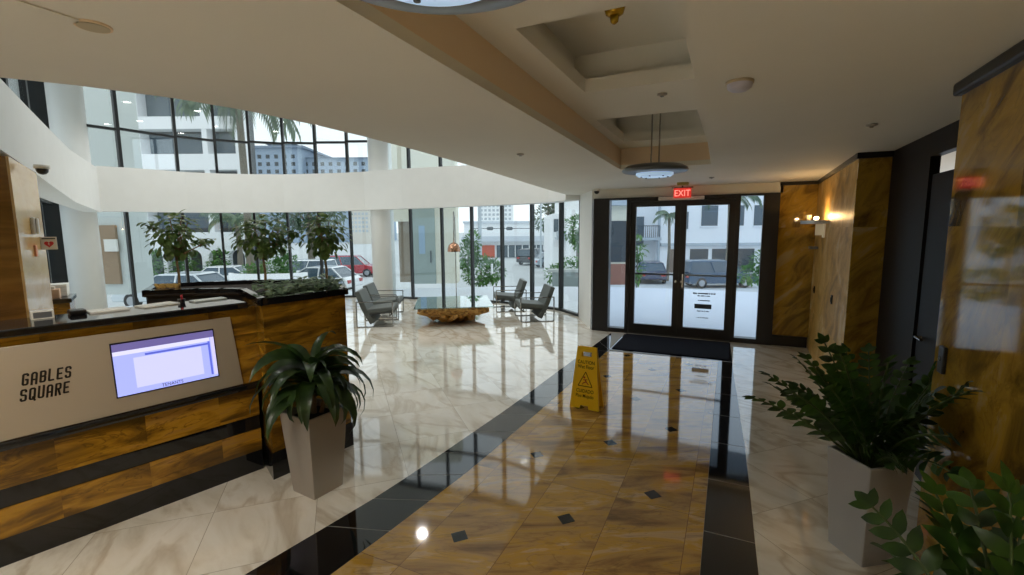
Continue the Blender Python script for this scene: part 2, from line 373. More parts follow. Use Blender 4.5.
# lower picture-frame lip: flat ceiling of the coffer with two recess holes (strips around the openings)
recs = [(-1.0, -.24, -.1, 1.22), (-.93, -.245, 2.05, 3.17), (-1.07, -.285, 3.98, 5.1)]
ys = [cy0]+[v for r in recs for v in (r[2], r[3])]+[cy1]
def xl(y): return cxl0+(cxl1-cxl0)*(y-cy0)/(cy1-cy0)
def xr(y): return cxr0+(cxr1-cxr0)*(y-cy0)/(cy1-cy0)
for i in range(len(ys)-1):
    a, e = ys[i], ys[i+1]
    if i % 2 == 0: k.prism([(xl(a), a), (xr(a), a), (xr(e), e), (xl(e), e)], Z2, Z2+.09)
    else:
        r = recs[i//2]
        k.prism([(xl(a), a), (r[0], a), (r[0], e), (xl(e), e)], Z2, Z2+.09)
        k.prism([(r[1], a), (xr(a), a), (xr(e), e), (r[1], e)], Z2, Z2+.09)
struct(k.build('coffer_ceiling', M_ceil, ceiling))
k = MB(); o_ = .11
for r in recs:
    x0, x1, y0, y1 = r[0]-o_, r[1]+o_, r[2]-o_, r[3]+o_; zt = 2.98
    k.box(x0-.02, x1+.02, y0-.02, y1+.02, zt, zt+.03)
    k.box(x0-.02, x0, y0, y1, Z2+.09, zt); k.box(x1, x1+.02, y0, y1, Z2+.09, zt)
    k.box(x0, x1, y0-.02, y0, Z2+.09, zt); k.box(x0, x1, y1, y1+.02, Z2+.09, zt)
struct(k.build('coffer_recess', M_ceil, ceiling))
k = MB(); k.box(-2.3, -1.9, .47, .86, HC-.006, HC-.001)
struct(k.build('access_panel', M_ceil, ceiling, bevel=.003))
# floor edge above, parapet along the opening, atrium ceiling
k = MB(); A = offset(CE, 0); B = offset(CE, .12)
k.strip(CE, offset(CE, .12) if offset(CE, .12)[8][0] > CE[8][0] else offset(CE, -.12), HC+.05, 5.3)
struct(k.build('wall_upper_lobby', M_white))
k = MB(); k.prism([(2.4, -3), (2.4, 9.5), (-2.6, 9.5)]+list(reversed(offset(GL, -.3)))+[(-12.9, 4.4), (-8, 1.2), (-8, -3)], 5.3, 5.4)
struct(k.build('ceiling_atrium', M_atrium))

# ------------------------------------------------------------------ balcony band along the glazing
k = MB(); k.strip(GI, offset(GL, .02), ZB, ZT)
struct(k.build('wall_balcony', M_white))
# left balcony wall coming towards the reception
K = GI[0]; FA = [K, (-9.3, 3.87), (-7.2, 2.80), (-6.2, 2.30), (-5.07, 1.73), (-3.9, 1.14), (-3.0, .69)]
k = MB(); k.strip(FA, [(p[0]-.12, p[1]-.25) for p in FA], [2.2, 2.27, 2.34, 2.37, 2.40, 2.42, 2.44], [3.09, 3.07, 3.03, 3.0, 2.98, 2.97, 2.96])
struct(k.build('wall_balcony_left', M_white))
k = MB(); k.prism([(-12.6, 5.0), (-12.9, 4.3), (-7.6, 1.2), (-7.4, -3), (-3.2, -3), (-3.05, .5), (-5.07, 1.62), (-6.2, 2.2), (-9.3, 3.77), (-11.6, 4.95)], 2.4, 2.46)
struct(k.build('ceiling_alcove', M_white))
# round columns
for i, (x, y) in enumerate([(-12.14, 5.07), (-8.46, 10.0)]):
    k = MB(); k.smooth = True; k.lathe([(.3, 0), (.3, 5.3)], 40)
    struct(k.build('column', M_white, loc=(x, y, 0)))
k = MB(); k.prism([(-2.24, 8.14), (-2.24, 8.5), (-2.62, 9.55), (-2.84, 9.35), (-2.72, 9.05)], 0, 3.3)
struct(k.build('wall_corner', M_white))

# windows: one bay each, frame plus pane(s)
def bay(n, a, b_, z0, z1, rails=(), glassm=M_glass, first=False, w=.055):
    a, b_ = Vector(a), Vector(b_); t = (b_-a); L = t.length; ang = math.atan2(t.y, t.x)
    f = MB(); f.box(-w/2, w/2, -.05, .05, z0, z1)
    if first: f.box(L-w/2, L+w/2, -.05, .05, z0, z1)
    hs = [z0, *rails, z1-.05]
    for h in hs: f.box(w/2, L-w/2, -.045, .045, h, h+.05)
    o = struct(f.build('window_%d' % n, M_alu, loc=(a.x, a.y, 0), rotz=ang))
    for i in range(len(hs)-1):
        p = MB(); p.box(w/2, L-w/2, -.006, .006, hs[i]+.05, hs[i+1])
        struct(p.build('pane', glassm, o))
n = 1
for i in range(1, nG-1):
    j = i+1
    bay(n, GL[i], GL[j], 0.0, ZB[i]+.1, first=(i in (7, nG-2))); n += 1
bay(n, (-12.02, 5.1), GL[1], 0, ZB[0]+.1); n += 1
for i in range(1, nG-1):
    bay(n, GL[i], GL[i+1], ZT[i]-.25, 5.3, rails=(3.93+.17*lp[i]*2 if lp[i] < .5 else 4.1,), glassm=M_glass_up, first=(i in (7, nG-2)), w=.06); n += 1
bay(n, (-12.02, 5.1), GL[1], 2.9, 5.3, rails=(3.93,), glassm=M_glass_up); n += 1
# alcove glazing on the left, dark framed
k = MB(); k.prism([(-12.95, 5.3), (-12.75, 4.5), (-12.2, 4.55), (-12.1, 4.8), (-12.4, 5.1)], 0, 5.3); struct(k.build('trim_5', M_alu))
al = [(-12.3, 4.72), (-11.0, 4.05), (-9.6, 3.32), (-8.2, 2.6), (-7.0, 1.98)]
for i in range(4):
    bay(n, al[i+1], al[i], 0, 2.40, glassm=M_glass, w=.09); n += 1
    bay(n, al[i+1], al[i], 2.46, 5.3, glassm=M_glass_up, w=.16); n += 1

# ------------------------------------------------------------------ left stone wall behind reception
k = MB(); k.prism([(-6.2, 2.3), (-6.35, 1.98), (-5.22, 1.41), (-5.07, 1.73)], 0, 2.385)
struct(k.build('wall_left', M_leftwall_lit))
k = MB(); k.prism([(-5.075, 1.715), (-5.24, 1.39), (-6.3, -.8), (-6.0, -.95)], 0, 2.385)
struct(k.build('wall_reception', M_leftwall_shade))
k = MB(); k.box(-7.5, 2.4, -3.1, -3.0, 0, 5.3)
struct(k.build('wall_back', M_white))
k = MB(); k.box(-7.6, -7.5, -3.0, 1.4, 0, 5.3)
struct(k.build('wall_far_left', M_white))

# ------------------------------------------------------------------ entrance wall
YD = 8.15
k = MB(); k.box(-2.24, .66, YD, YD+.25, 2.315, HC); k.box(.62, 1.3, YD+.2, YD+.3, 0, HC)
struct(k.build('wall_front', M_ceil))
k = MB(); k.box(.625, 1.11, YD, YD+.19, .16, HC-.05)
struct(k.build('wall_front_stone', M_goldwall))
k = MB(); k.prism([(1.021, 5.36), (1.29, 5.38), (1.36, 8.4), (1.11, 8.4)], .0, HC-.05)
struct(k.build('wall_right', M_goldwall_lit))
k = MB(); k.prism([(1.02, 5.33), (1.29, 5.35), (1.29, 5.38), (1.021, 5.36)], .0, HC-.05)
struct(k.build('wall_right_end', M_goldwall))
k = MB(); k.prism([(.95, 2.98), (.93, -3), (1.3, -3), (1.3, 3.0)], 0, HC-.06)
struct(k.build('wall_right_front', M_goldwall))
k = MB(); k.prism([(1.27, 3.02), (2.35, 3.02), (2.35, 5.5), (1.9, 5.5), (1.9, 3.1), (1.27, 3.1)], 0, HC)
struct(k.build('wall_niche', M_cove))
# black trim
k = MB(); k.prism([(.62, YD-.02), (1.1, YD-.02), (1.1, YD+.01), (.62, YD+.01)], HC-.05, HC); k.prism([(1.0, 5.31), (1.05, 5.31), (1.12, 8.15), (1.08, 8.15)], HC-.05, HC); k.prism([(1.0, 5.30), (1.3, 5.32), (1.3, 5.36), (1.0, 5.36)], HC-.05, HC)
struct(k.build('trim_1', M_black))
k = MB(); k.prism([(.918, 3.0), (.898, -3), (1.3, -3), (1.3, 3.03)], HC-.06, HC)
struct(k.build('trim_2', M_black, bevel=.012))
k = MB(); k.box(.62, 1.09, YD-.025, YD+.0, 0, .16)
struct(k.build('baseboard_front', M_black))
# dark recess: jamb, header, door leaf
k = MB(); k.prism([(1.27, 4.42), (1.33, 4.42), (1.33, 5.36), (1.27, 5.36)], 0, 2.3); k.box(1.27, 1.33, 3.1, 5.36, 2.3, HC)
struct(k.build('trim_3', M_darkwood))
dr = MB(); dr.box(1.285, 1.325, 3.12, 4.40, 0.01, 2.17)
dro = struct(dr.build('door_1', M_darkwood, bevel=.004))
dh = MB(); dh.tube([(1.285, 4.3, 1.0), (1.25, 4.3, 1.0), (1.25, 4.18, 1.0)], .01); struct(dh.build('handle', M_chrome, dro))

# entrance door set
fr = MB()
fr.box(-2.20, -1.92, YD-.06, YD+.1, 0, 2.315); fr.box(.41, .625, YD-.06, YD+.1, 0, 2.315)
fr.box(-1.63, -1.565, YD-.06, YD+.1, 0, 2.315); fr.box(.035, .10, YD-.06, YD+.1, 0, 2.315)
fr.box(-2.2, .625, YD-.061, YD+.1, 2.285, 2.316); fr.box(-1.58, .05, YD+.031, YD+.06, 2.20, 2.25); fr.box(-1.58, -1.545, YD+.031, YD+.06, 0, 2.25); fr.box(.015, .05, YD+.031, YD+.06, 0, 2.25); fr.box(-1.565, .035, YD-.05, YD+.05, 0.0, .014)
fr.box(-1.92, -1.63, YD-.055, YD+.09, 0, .075); fr.box(.10, .41, YD-.055, YD+.09, 0, .075)
fr.box(-1.565, .035, YD-.055, YD+.09, 2.245, 2.286)
fo = struct(fr.build('door_frame', M_black))
for x0, x1 in ((-1.92, -1.63), (.10, .41)):
    p = MB(); p.box(x0, x1, YD+.0, YD+.012, .075, 2.285); struct(p.build('sidelight_pane', M_doorglass, fo))
def leafdoor(nm, x0, x1, gx0, gx1, hx):
    q = MB()
    q.box(x0, gx0, YD-.035, YD+.03, .015, 2.242); q.box(gx1, x1, YD-.035, YD+.03, .015, 2.242)
    q.box(gx0, gx1, YD-.035, YD+.03, .015, .175); q.box(gx0, gx1, YD-.035, YD+.03, 2.16, 2.242)
    o = struct(q.build(nm, M_black))
    p = MB(); p.box(gx0, gx1, YD-.006, YD+.006, .175, 2.16); struct(p.build('pane', M_doorglass, o))
    p = MB(); p.box(gx0, gx1, YD+.035, YD+.07, 1.02, 1.05); p.box(gx0+.01, gx0+.03, YD+.0, YD+.07, 1.02, 1.05); struct(p.build('push_bar', M_black, o))
    p = MB(); p.lathe([(.022, 0), (.022, .012), (.014, .02)], 16, Matrix.Translation((hx, YD-.035, .93)) @ Matrix.Rotation(PI/2, 4, 'X')); struct(p.build('lock_cylinder', M_chrome, o))
    return o
leafdoor('door_2', -1.563, -.767, -1.475, -.855, -.81)
d3 = leafdoor('door_3', -.7665, .033, -.675, -.055, -.72)
p = MB(); p.bar((-.70, YD-.075, 1.06), (-.70, YD-.075, .84), .022, .022); struct(p.build('pull_handle', M_chrome, d3))
# door operator header
k = MB(); k.box(-1.11, -.42, YD-.13, YD-.062, 2.25, 2.305)
tag(k.build('door_operator', M_plasticw, bevel=.006), 'long pale door operator housing over the double doors', 'door operator')
# notice on the right-hand glass
nt_ = thing('door_notice', 'small grey lettering and a dark box printed on the right glass door', 'notice', (-.365, YD-.012, 0))
M_nink = plain('notice_ink', srgb(120, 130, 150), .7)
k = MB(); k.box(-.14, .115, -.0045, -.001, .50, .575); k.build('dark_box', plain('notice_dark', srgb(62, 68, 76), .6), nt_)
def scrawl(z, xa, xb, h):
    k = MB(); x = xa
    while x < xb:
        w = rnd.uniform(.008, .016); k.box(x, min(x+w, xb), -.0045, -.001, z+rnd.uniform(0, .1)*h, z+h*rnd.uniform(.8, 1)); x += w+rnd.choice((.001, .001, .001, .01))
    k.build('print_line', M_nink, nt_)
for z, a, e, h in ((.735, -.17, .17, .028), (.70, -.10, .09, .02), (.625, -.09, .09, .018), (.45, -.10, .08, .018), (.345, -.10, .08, .014)): scrawl(z, a, e, h)
# exit sign
ex = thing('exit_sign', 'red lit EXIT sign hanging above the entrance doors', 'sign', (-.73, 7.85, 2.27)); ex.scale = (1.3, 1, 1.3)
k = MB(); k.box(-.10, .10, -.018, .018, 0.0, .115); k.build('housing', plain('exit_housing', srgb(120, 24, 22), .4, emit=(1, .06, .04, 1), es=.45), ex, bevel=.004)
text_mesh('letters', 'EXIT', .105, emis('exit_red', (1, .2, .16, 1), 1.7), ex, Matrix.Translation((0, -.0185, .02)) @ Matrix.Rotation(PI/2, 4, 'X'), sx=.85)
k = MB(); k.box(-.12, .12, -.02, .02, .116, .126); k.tube([(0, 0, .126), (0, 0, .17)], .008); k.build('mount', M_black, ex)
k = MB(); k.box(-.77, -.61, 7.42, 7.54, 2.425, 2.469)
tag(k.build('ceiling_plate', plain('olive_plate', srgb(170, 150, 90), .5), bevel=.004), 'small olive box fixed to the ceiling in front of the exit sign', 'box')
def dome(loc, label, wall=None, m=M_black):
    t = thing('security_camera', label, 'camera', loc)
    q = MB(); q.smooth = True; q.lathe([(.055, 0), (.055, -.03), (.045, -.035)], 20); q.build('mount', M_plasticw, t)
    q = MB(); q.smooth = True; q.lathe([(.044, -.035), (.04, -.06), (.025, -.078), (.005, -.084)], 20); q.build('lens_dome', m, t)
dome((-2.12, 7.98, HC), 'small dome camera on the ceiling left of the entrance doors')
dome((-5.6, 2.12, 2.398), 'black dome camera under the left balcony near the reception')

# ------------------------------------------------------------------ wall lamp and wall bits
sc = thing('wall_sconce', 'glowing half-round metal wall lamp on the gold stone wall', 'wall lamp', (1.06, 7.1, 1.87), 0)
k = MB(); k.smooth = False
pr = [V3((-.27*math.cos(a), .30*math.sin(a), 0)) for a in [PI*(i/16-.5) for i in range(17)]]
k.loft([[p+V3((0, 0, -.025)) for p in pr], [p*1.0+V3((0, 0, .015)) for p in pr]]); k.build('shade_plate', plain('satin_nickel', srgb(176, 172, 168), .3, .7), sc)
k = MB(); k.box(-.02, .0, -.05, .05, -.2, -.02); k.box(-.10, -.02, -.02, .02, -.17, -.03); k.build('bracket', plain('frosted_bracket', srgb(220, 214, 196), .3, emit=(1, .8, .5, 1), es=.12), sc)
k = MB(); k.smooth = True; k.tube([(-.1, -.06, .045), (-.1, .06, .045)], .022, 12); k.build('bulb', M_lampwarm, sc)
k = MB(); k.lathe([(.02, 0), (.035, .07)], 16, Matrix.Translation((-.16, .17, .018))); k.build('glass_finial', plain('cream_glass', srgb(226, 200, 160), .3, emit=(1, .75, .4, 1), es=.1), sc)
for (y, z, w, h, lab, nm) in [(6.2, 1.0, .05, .10, 'small black switch plate on the gold wall nearest the pillar', 'switch_plate'), (7.75, .93, .05, .10, 'small black switch plate on the gold wall nearest the doors', 'switch_plate')]:
    k = MB(); xw = 1.02+(y-5.33)*.0293; k.box(xw-.014, xw-.001, y-w/2, y+w/2, z-h/2, z+h/2)
    o = tag(k.build(nm, M_black, bevel=.003), lab, 'switch')
    q = MB(); q.box(xw-.02, xw-.014, y-.012, y+.012, z-.025, z+.025); q.build('toggle', M_black, o)
k = MB(); xw = 1.095; k.box(xw-.10, xw-.001, 7.7, 7.9, 1.50, 1.535)
o = tag(k.build('wall_reader', M_ringgrey, bevel=.004), 'small grey projecting bar on the gold wall below the lamp', 'reader')
k = MB(); k.box(.933, .95, 2.83, 2.89, 1.10, 1.23)
o = tag(k.build('call_button', M_black, bevel=.004), 'small black call-button plate on the right stone wall edge', 'button plate')
q = MB(); q.lathe([(.012, 0), (.012, .004)], 12, Matrix.Translation((.933, 2.86, 1.17)) @ Matrix.Rotation(-PI/2, 4, 'Y')); q.build('button', M_chrome, o)

# ------------------------------------------------------------------ ceiling fixtures
def pendant(loc, label, top):
    t = thing('pendant_lamp', label, 'pendant lamp', loc, 0, None)
    q = MB(); q.smooth = True; q.lathe([(.0, .05), (.12, .05), (.25, .042), (.29, .018), (.30, 0), (.285, -.014), (.175, -.026), (.17, -.010), (.0, -.010)], 48, cap=False); q.build('disc', M_ringgrey, t)
    q = MB(); q.smooth = True; q.lathe([(.168, -.012), (.168, -.04), (.15, -.055), (.0, -.058)], 40, cap=False); q.build('diffuser', M_bluelens, t)
    for x in (-.035, .035):
        q = MB(); q.tube([(x, 0, .05), (x, 0, top-loc[2])], .007); q.build('rod', M_chrome, t)
    for a in range(6): q = MB(); q.lathe([(.008, -.062), (.008, -.05)], 8, Matrix.Translation((.12*math.cos(a*PI/3+.3), .12*math.sin(a*PI/3+.3), 0))); q.build('screw', M_black, t)
    q = MB(); q.lathe([(.075, top-loc[2]-.02), (.085, top-loc[2])], 24); q.build('canopy', M_chrome, t)
pendant((-.68, 4.62, 2.335), 'round disc pendant lamp on two rods near the exit sign', 2.98)
pendant((-.53, .785, 2.335), 'round disc pendant lamp cut off by the top of the photo', 2.98)
t = thing('pendant_canopy', 'gold bell-shaped fitting left on the recessed ceiling panel', 'light fitting', (-.61, 2.6, 2.98))
q = MB(); q.smooth = True; q.lathe([(.055, 0), (.057, -.03), (.046, -.065), (.03, -.075)], 28); q.build('bell_cup', M_brass, t)
q = MB(); q.smooth = True; q.lathe([(.026, -.075), (.02, -.105), (.008, -.115)], 16); q.build('stem_nut', M_brass, t)
t = thing('smoke_detector', 'round lilac-white smoke detector on the corridor ceiling', 'smoke detector', (.0, 2.5, HC))
q = MB(); q.smooth = True; q.lathe([(.06, 0), (.06, -.012)], 28); q.build('base_plate', plain('tan_plastic', srgb(190, 176, 150), .5), t)
q = MB(); q.smooth = True; q.lathe([(.055, -.012), (.052, -.03), (.035, -.042), (.0, -.045)], 28, cap=False); q.build('cap', M_detector, t)
t = thing('ceiling_speaker', 'round flush speaker grille on the ceiling above the reception', 'speaker', (-1.92, .9, HC))
q = MB(); q.lathe([(.05, 0), (.05, -.006)], 28); q.build('rim', M_cove, t)
q = MB(); q.lathe([(.043, -.006), (.043, -.008)], 28); q.build('grille', plain('grille', srgb(196, 186, 160), .8), t)
for x, y, z, lab in [(-1.75, 3.95, HC, 'small sprinkler on the left ceiling by the atrium edge'), (-.47, 3.42, Z2, 'small sprinkler between the two ceiling recesses'), (.80, 3.9, HC, 'small sprinkler on the right ceiling near the black header'), (-.28, 6.9, HC, 'small sprinkler on the ceiling near the entrance doors')]:
    t = thing('sprinkler', lab, 'sprinkler', (x, y, z))
    q = MB(); q.smooth = True; q.lathe([(.032, 0), (.034, -.008), (.02, -.014)], 20); q.build('plate', plain('sprinkler_plate', srgb(176, 170, 160), .4, .3), t)
    q = MB(); q.lathe([(.012, -.014), (.012, -.02)], 12); q.build('cap', M_chrome, t)
ATR = [(-6.25, 8.34), (-8.6, 7.2), (-4.6, 6.4), (-9.6, 5.6), (-7.2, 5.0), (-4.0, 8.3), (-5.4, 3.4), (-10.4, 7.0)]
for i, (x, y) in enumerate(ATR):
    t = thing('downlight', ['lit round downlight in the high atrium ceiling over the driftwood table', 'lit round downlight in the high atrium ceiling by the tall glazing'][min(i, 1)], 'downlight', (x, y, 5.3), 0, 'atrium downlights')
    q = MB(); q.lathe([(.13, 0), (.13, -.02), (.1, -.02), (.1, -.006)], 24, cap=False); q.build('trim_ring', M_plasticw, t)
    q = MB(); q.lathe([(.0, -.007), (.1, -.007)], 24, cap=False); q.build('lens', M_lampcool, t)
# ------------------------------------------------------------------ reception counter
CO = (-3.51, .95, 0); CA = math.atan2(.9685, .2488)
ct = thing('reception_counter', 'gold stone and black granite reception counter with a steel sign panel', 'reception desk', CO, CA)
S0, S1 = -2.2, 1.37
def seg(name, y0, y1, z0, z1, m, s0=S0, s1=S1, bev=0):
    q = MB(); q.box(s0, s1, y0, y1, z0, z1); return q.build(name, m, ct, bevel=bev)
seg('plinth', .0, .5, 0, .155, M_granite)
seg('stone_band', .0, .5, .155, .32, M_golddesk)
seg('granite_band', .012, .5, .32, .43, M_granite)
seg('stone_band', .0, .5, .43, .645, M_golddesk)
seg('ledge', -.045, .5, .645, .695, M_granite, bev=.018)
q = MB(); q.loft([[(s, .045-.055, .695), (s, .5, .695), (s, .5, 1.245), (s, .06, 1.245)] for s in (S0, S1+.06)]); q.build('front_body', M_golddesk, ct)
seg('worktop', -.012, .42, 1.245, 1.29, M_granite, s1=1.345, bev=.008)
# slanted steel panel
pl = MB()
def onp(s, z, off):   # point on the slanted face
    y = -.012+.07*(z-.695)/.55; nx = V3((0, -.99, .127)); return V3((s, y, z))+nx*off
def slab(mb, s0, s1, z0, z1, o0, o1, ds=0):
    a = [onp(s0, z0, o0), onp(s1+ds, z0, o0), onp(s1, z1, o0), onp(s0, z1, o0)]; bb = [onp(s0, z0, o1), onp(s1+ds, z0, o1), onp(s1, z1, o1), onp(s0, z1, o1)]
    mb.loft([a, bb])
slab(pl, S0+.3, 1.235, .698, 1.19, .003, .016, .03); po = pl.build('sign_panel', M_steel, ct, bevel=.003)
X = V3((1, 0, 0)); N_ = V3((0, -.99, .127)).normalized(); Y_ = N_.cross(X)
def panM(s, z, off): m = Matrix((X, Y_, N_)).transposed().to_4x4(); m.translation = onp(s, z, off); return m
GLY = {'G': [[(.5, .74), (.5, .83), (.43, .9), (.17, .9), (.1, .83), (.1, .17), (.17, .1), (.43, .1), (.5, .17), (.5, .47), (.3, .47)]],
       'A': [[(.1, 0), (.1, .8), (.2, .9), (.4, .9), (.5, .8), (.5, 0)], [(.1, .38), (.5, .38)]],
       'B': [[(.1, .1), (.1, .9), (.42, .9), (.5, .82), (.5, .6), (.43, .52), (.1, .52)], [(.43, .52), (.5, .44), (.5, .18), (.42, .1), (.1, .1)]],
       'L': [[(.1, 1), (.1, .1), (.54, .1)]], 'E': [[(.54, .9), (.1, .9), (.1, .1), (.54, .1)], [(.1, .5), (.47, .5)]],
       'S': [[(.5, .72), (.5, .83), (.43, .9), (.17, .9), (.1, .83), (.1, .6), (.17, .52), (.43, .5), (.5, .42), (.5, .17), (.43, .1), (.17, .1), (.1, .17), (.1, .28)]],
       'Q': [[(.17, .1), (.43, .1), (.5, .17), (.5, .83), (.43, .9), (.17, .9), (.1, .83), (.1, .17), (.17, .1)], [(.34, .28), (.56, -.04)]],
       'U': [[(.1, 1), (.1, .17), (.17, .1), (.43, .1), (.5, .17), (.5, 1)]],
       'R': [[(.1, 0), (.1, .9), (.43, .9), (.5, .83), (.5, .57), (.43, .5), (.1, .5)], [(.3, .5), (.5, 0)]]}
def letters(word, s0, z0, w, h, adv):
    for i_, c_ in enumerate(word):
        q = MB()
        for line in GLY[c_]:
            P_ = [Vector((s0+i_*adv+(x/.6)*w+.16*y*h, z0+y*h)) for x, y in line]
            for j in range(len(P_)-1):
                t_ = (P_[j+1]-P_[j]).normalized(); n_ = Vector((-t_.y, t_.x))*.0047; e_ = t_*.0018
                c4 = [P_[j]-e_+n_, P_[j]-e_-n_, P_[j+1]+e_-n_, P_[j+1]+e_+n_]
                q.loft([[onp(p.x, p.y, .0162) for p in c4], [onp(p.x, p.y, .0185) for p in c4]])
        q.build('letter', M_black, po)
letters('GABLES', .168, .966, .027, .070, .0345)
letters('SQUARE', .152, .882, .027, .070, .0345)
sn = MB(); slab(sn, .555, 1.118, .79, 1.125, .0162, .019); so = sn.build('screen_bezel', plain('screen_bezel', srgb(20, 18, 40), .3), po)
def scr(nm, s0, s1, z0, z1, col, e, off):
    q = MB(); slab(q, s0, s1, z0, z1, off-.0004, off); return q.build(nm, emis(nm, col, e), so)
scr('screen', .562, 1.112, .797, 1.115, (.38, .42, .98, 1), .98, .0198)
scr('screen_header', .562, 1.112, 1.07, 1.115, (.16, .13, .36, 1), .8, .0204)
scr('screen_strip', .562, 1.085, 1.045, 1.07, (.72, .70, 1, 1), .95, .0204)
scr('screen_line', .72, 1.085, 1.022, 1.035, (.10, .14, .72, 1), .8, .0206)
scr('screen_line', 1.072, 1.085, .815, 1.045, (.12, .16, .8, 1), .8, .0207)
scr('screen_page', .66, 1.03, .83, 1.018, (.60, .60, 1, 1), .95, .0202)
scr('screen_strip', 1.09, 1.112, .81, 1.07, (.66, .62, 1, 1), .9, .0205)
text_mesh('screen_text', 'TENANTS', .03, M_black, so, panM(.845, .803, .0206), depth=.0003, sx=.9)
q = MB(); q.box(S0, S1-.2, .5, 1.0, .70, .74); q.box(S0, S0+.05, .5, 1.0, 0, .70); q.box(S1-.25, S1-.2, .5, 1.0, 0, .7); q.build('desk_shelf', M_granite, ct)
# things on the counter
def onct(s, y, z=1.29):
    a = V3((math.cos(CA), math.sin(CA), 0)); n_ = V3((-math.sin(CA), math.cos(CA), 0)); p = V3(CO)+a*s+n_*y; return (p.x, p.y, z)
def small(nm, lab, cat, s, y, mb, m, group=None, rz=0, z=1.29, bev=.002):
    return tag(mb.build(nm, m, loc=onct(s, y, z), rotz=CA+rz, bevel=bev), lab, cat, group)
q = MB(); q.box(-.05, .05, -.03, .03, 0, .05)
o = small('card_holder', 'small clear and white card holder on the left of the counter top', 'card holder', .31, .3, q, M_plasticw)
q = MB(); q.box(-.04, .04, -.031, -.03, .008, .042); q.build('card', M_ringgrey, o)
q = MB(); q.box(-.04, .04, -.05, .05, 0, .03); small('stapler', 'black stapler lying on the counter beside the card holder', 'stapler', .47, .33, q, M_black, bev=.008)
q = MB(); q.box(-.1, .1, -.07, .07, 0, .012); small('paper_stack', 'flat stack of white papers on the left half of the counter', 'papers', .62, .33, q, M_paper)
q = MB(); q.box(-.1, .12, -.07, .07, 0, .010); small('paper_stack', 'flat stack of white papers on the counter in front of the glazing', 'papers', .88, .34, q, M_paper, rz=.2)
q = MB(); q.lathe([(.02, 0), (.025, .03)], 16); o = small('pen_pot', 'tiny cup of red pens standing on the counter', 'pen pot', 1.03, .33, q, M_black, bev=0)
q = MB(); q.tube([(0, 0, .01), (.008, .01, .06)], .006); q.tube([(0.01, -.005, .01), (-.004, -.012, .055)], .006); q.build('pen', plain('red_pen', srgb(190, 40, 50), .4), o)
q = MB(); q.box(-.11, .11, -.05, .05, 0, .010); small('document_tray', 'thin clear tray of papers on the counter near the gold planter', 'tray', 1.2, .33, q, plain('pale_tray', srgb(206, 214, 212), .3), rz=.1)

# ------------------------------------------------------------------ stone planter box with curved dark back
BV, BR, BF, BL = (-2.955, 2.205), (-2.835, 2.86), (-3.42, 3.40), (-3.63, 2.54)
IC = [BL, (-3.80, 2.475), (-3.98, 2.385), (-4.13, 2.275), (-4.25, 2.15)]
OC = [BF, (-3.85, 3.22), (-4.22, 2.98), (-4.50, 2.72), (-4.68, 2.45)]
sp = thing('stone_planter', 'gold stone planter box with black rim and curved dark back beside the desk', 'planter', (-3.3, 2.7, 0))
def L3(p): return (p[0]+3.3, p[1]-2.7)
q = MB(); q.prism([L3(p) for p in (BV, BR, BF, BL)], .2, 1.295); q.build('box_wall', M_golddesk, sp)
def grow(poly, k_):
    cx = sum(p[0] for p in poly)/len(poly); cy_ = sum(p[1] for p in poly)/len(poly); return [(cx+(p[0]-cx)*k_, cy_+(p[1]-cy_)*k_) for p in poly]
q = MB(); q.prism([L3(p) for p in grow((BV, BR, BF, BL), 1.03)], 0, .2); q.build('plinth', M_granite, sp)
q = MB(); q.strip([L3(p) for p in IC], [L3(p) for p in OC], 0, 1.285); q.build('curved_back', M_black, sp)
q = MB()
def rim(pts, closed, z0=1.285, z1=1.335, w=.05, out=.02):
    for i in range(len(pts)-(0 if closed else 1)):
        a, b_ = Vector(L3(pts[i])), Vector(L3(pts[(i+1) % len(pts)])); t_ = (b_-a).normalized(); n_ = Vector((t_.y, -t_.x))
        a2, b2 = a-t_*out, b_+t_*out
        q.prism([tuple(a2+n_*out), tuple(b2+n_*out), tuple(b2-n_*(w-out)), tuple(a2-n_*(w-out))], z0, z1)
rim([BV, BR, BF], False); rim([BL, BV], False); rim(list(reversed(IC)), False); rim(OC, False)
rim([IC[-1], OC[-1]][::-1], False)
q.build('rim', M_granite, sp)
q = MB(); q.prism([L3(p) for p in grow((BV, BR, BF, BL), .93)], 1.29, 1.305); q.strip([L3(p) for p in offset(IC, -.05)], [L3(p) for p in offset(OC, .05)], 1.284, 1.30); q.build('soil', M_soil, sp)
# low planting in the box
q = MB(); r2 = random.Random(3)
for i in range(330):
    u, v = r2.random(), r2.random()
    a = Vector(BV).lerp(Vector(BR), u*.86+.07); b_ = Vector(BL).lerp(Vector(BF), u*.86+.07); p = a.lerp(b_, .1+.8*v)
    an = r2.uniform(0, 2*PI); q.leaf((p.x, p.y, 1.31+r2.uniform(.0, .08)), (math.cos(an), math.sin(an), r2.uniform(.1, .9)), (0, 0, 1), r2.uniform(.07, .11), .045, .8, n=3)
tag(q.build('ground_cover', M_leafgc), 'low grey-green leafy planting filling the gold stone planter box', 'plants', kind='stuff')
q = MB()
for i in range(26):
    an = r2.uniform(0, PI); rr = r2.uniform(.02, .09); q.tube([(rr*math.cos(an)-.0, .4*rr*math.sin(an), .0), (rr*math.cos(an)+r2.uniform(-.05, .05), .4*rr*math.sin(an)+.02, .025)], .011, 6)
tag(q.build('dry_bouquet', plain('dry_yellow', srgb(196, 160, 90), .8), loc=(-4.27, 2.31, 1.336), rotz=.6), 'small bundle of dry yellow leaves on the dark curved planter rim', 'dried leaves')

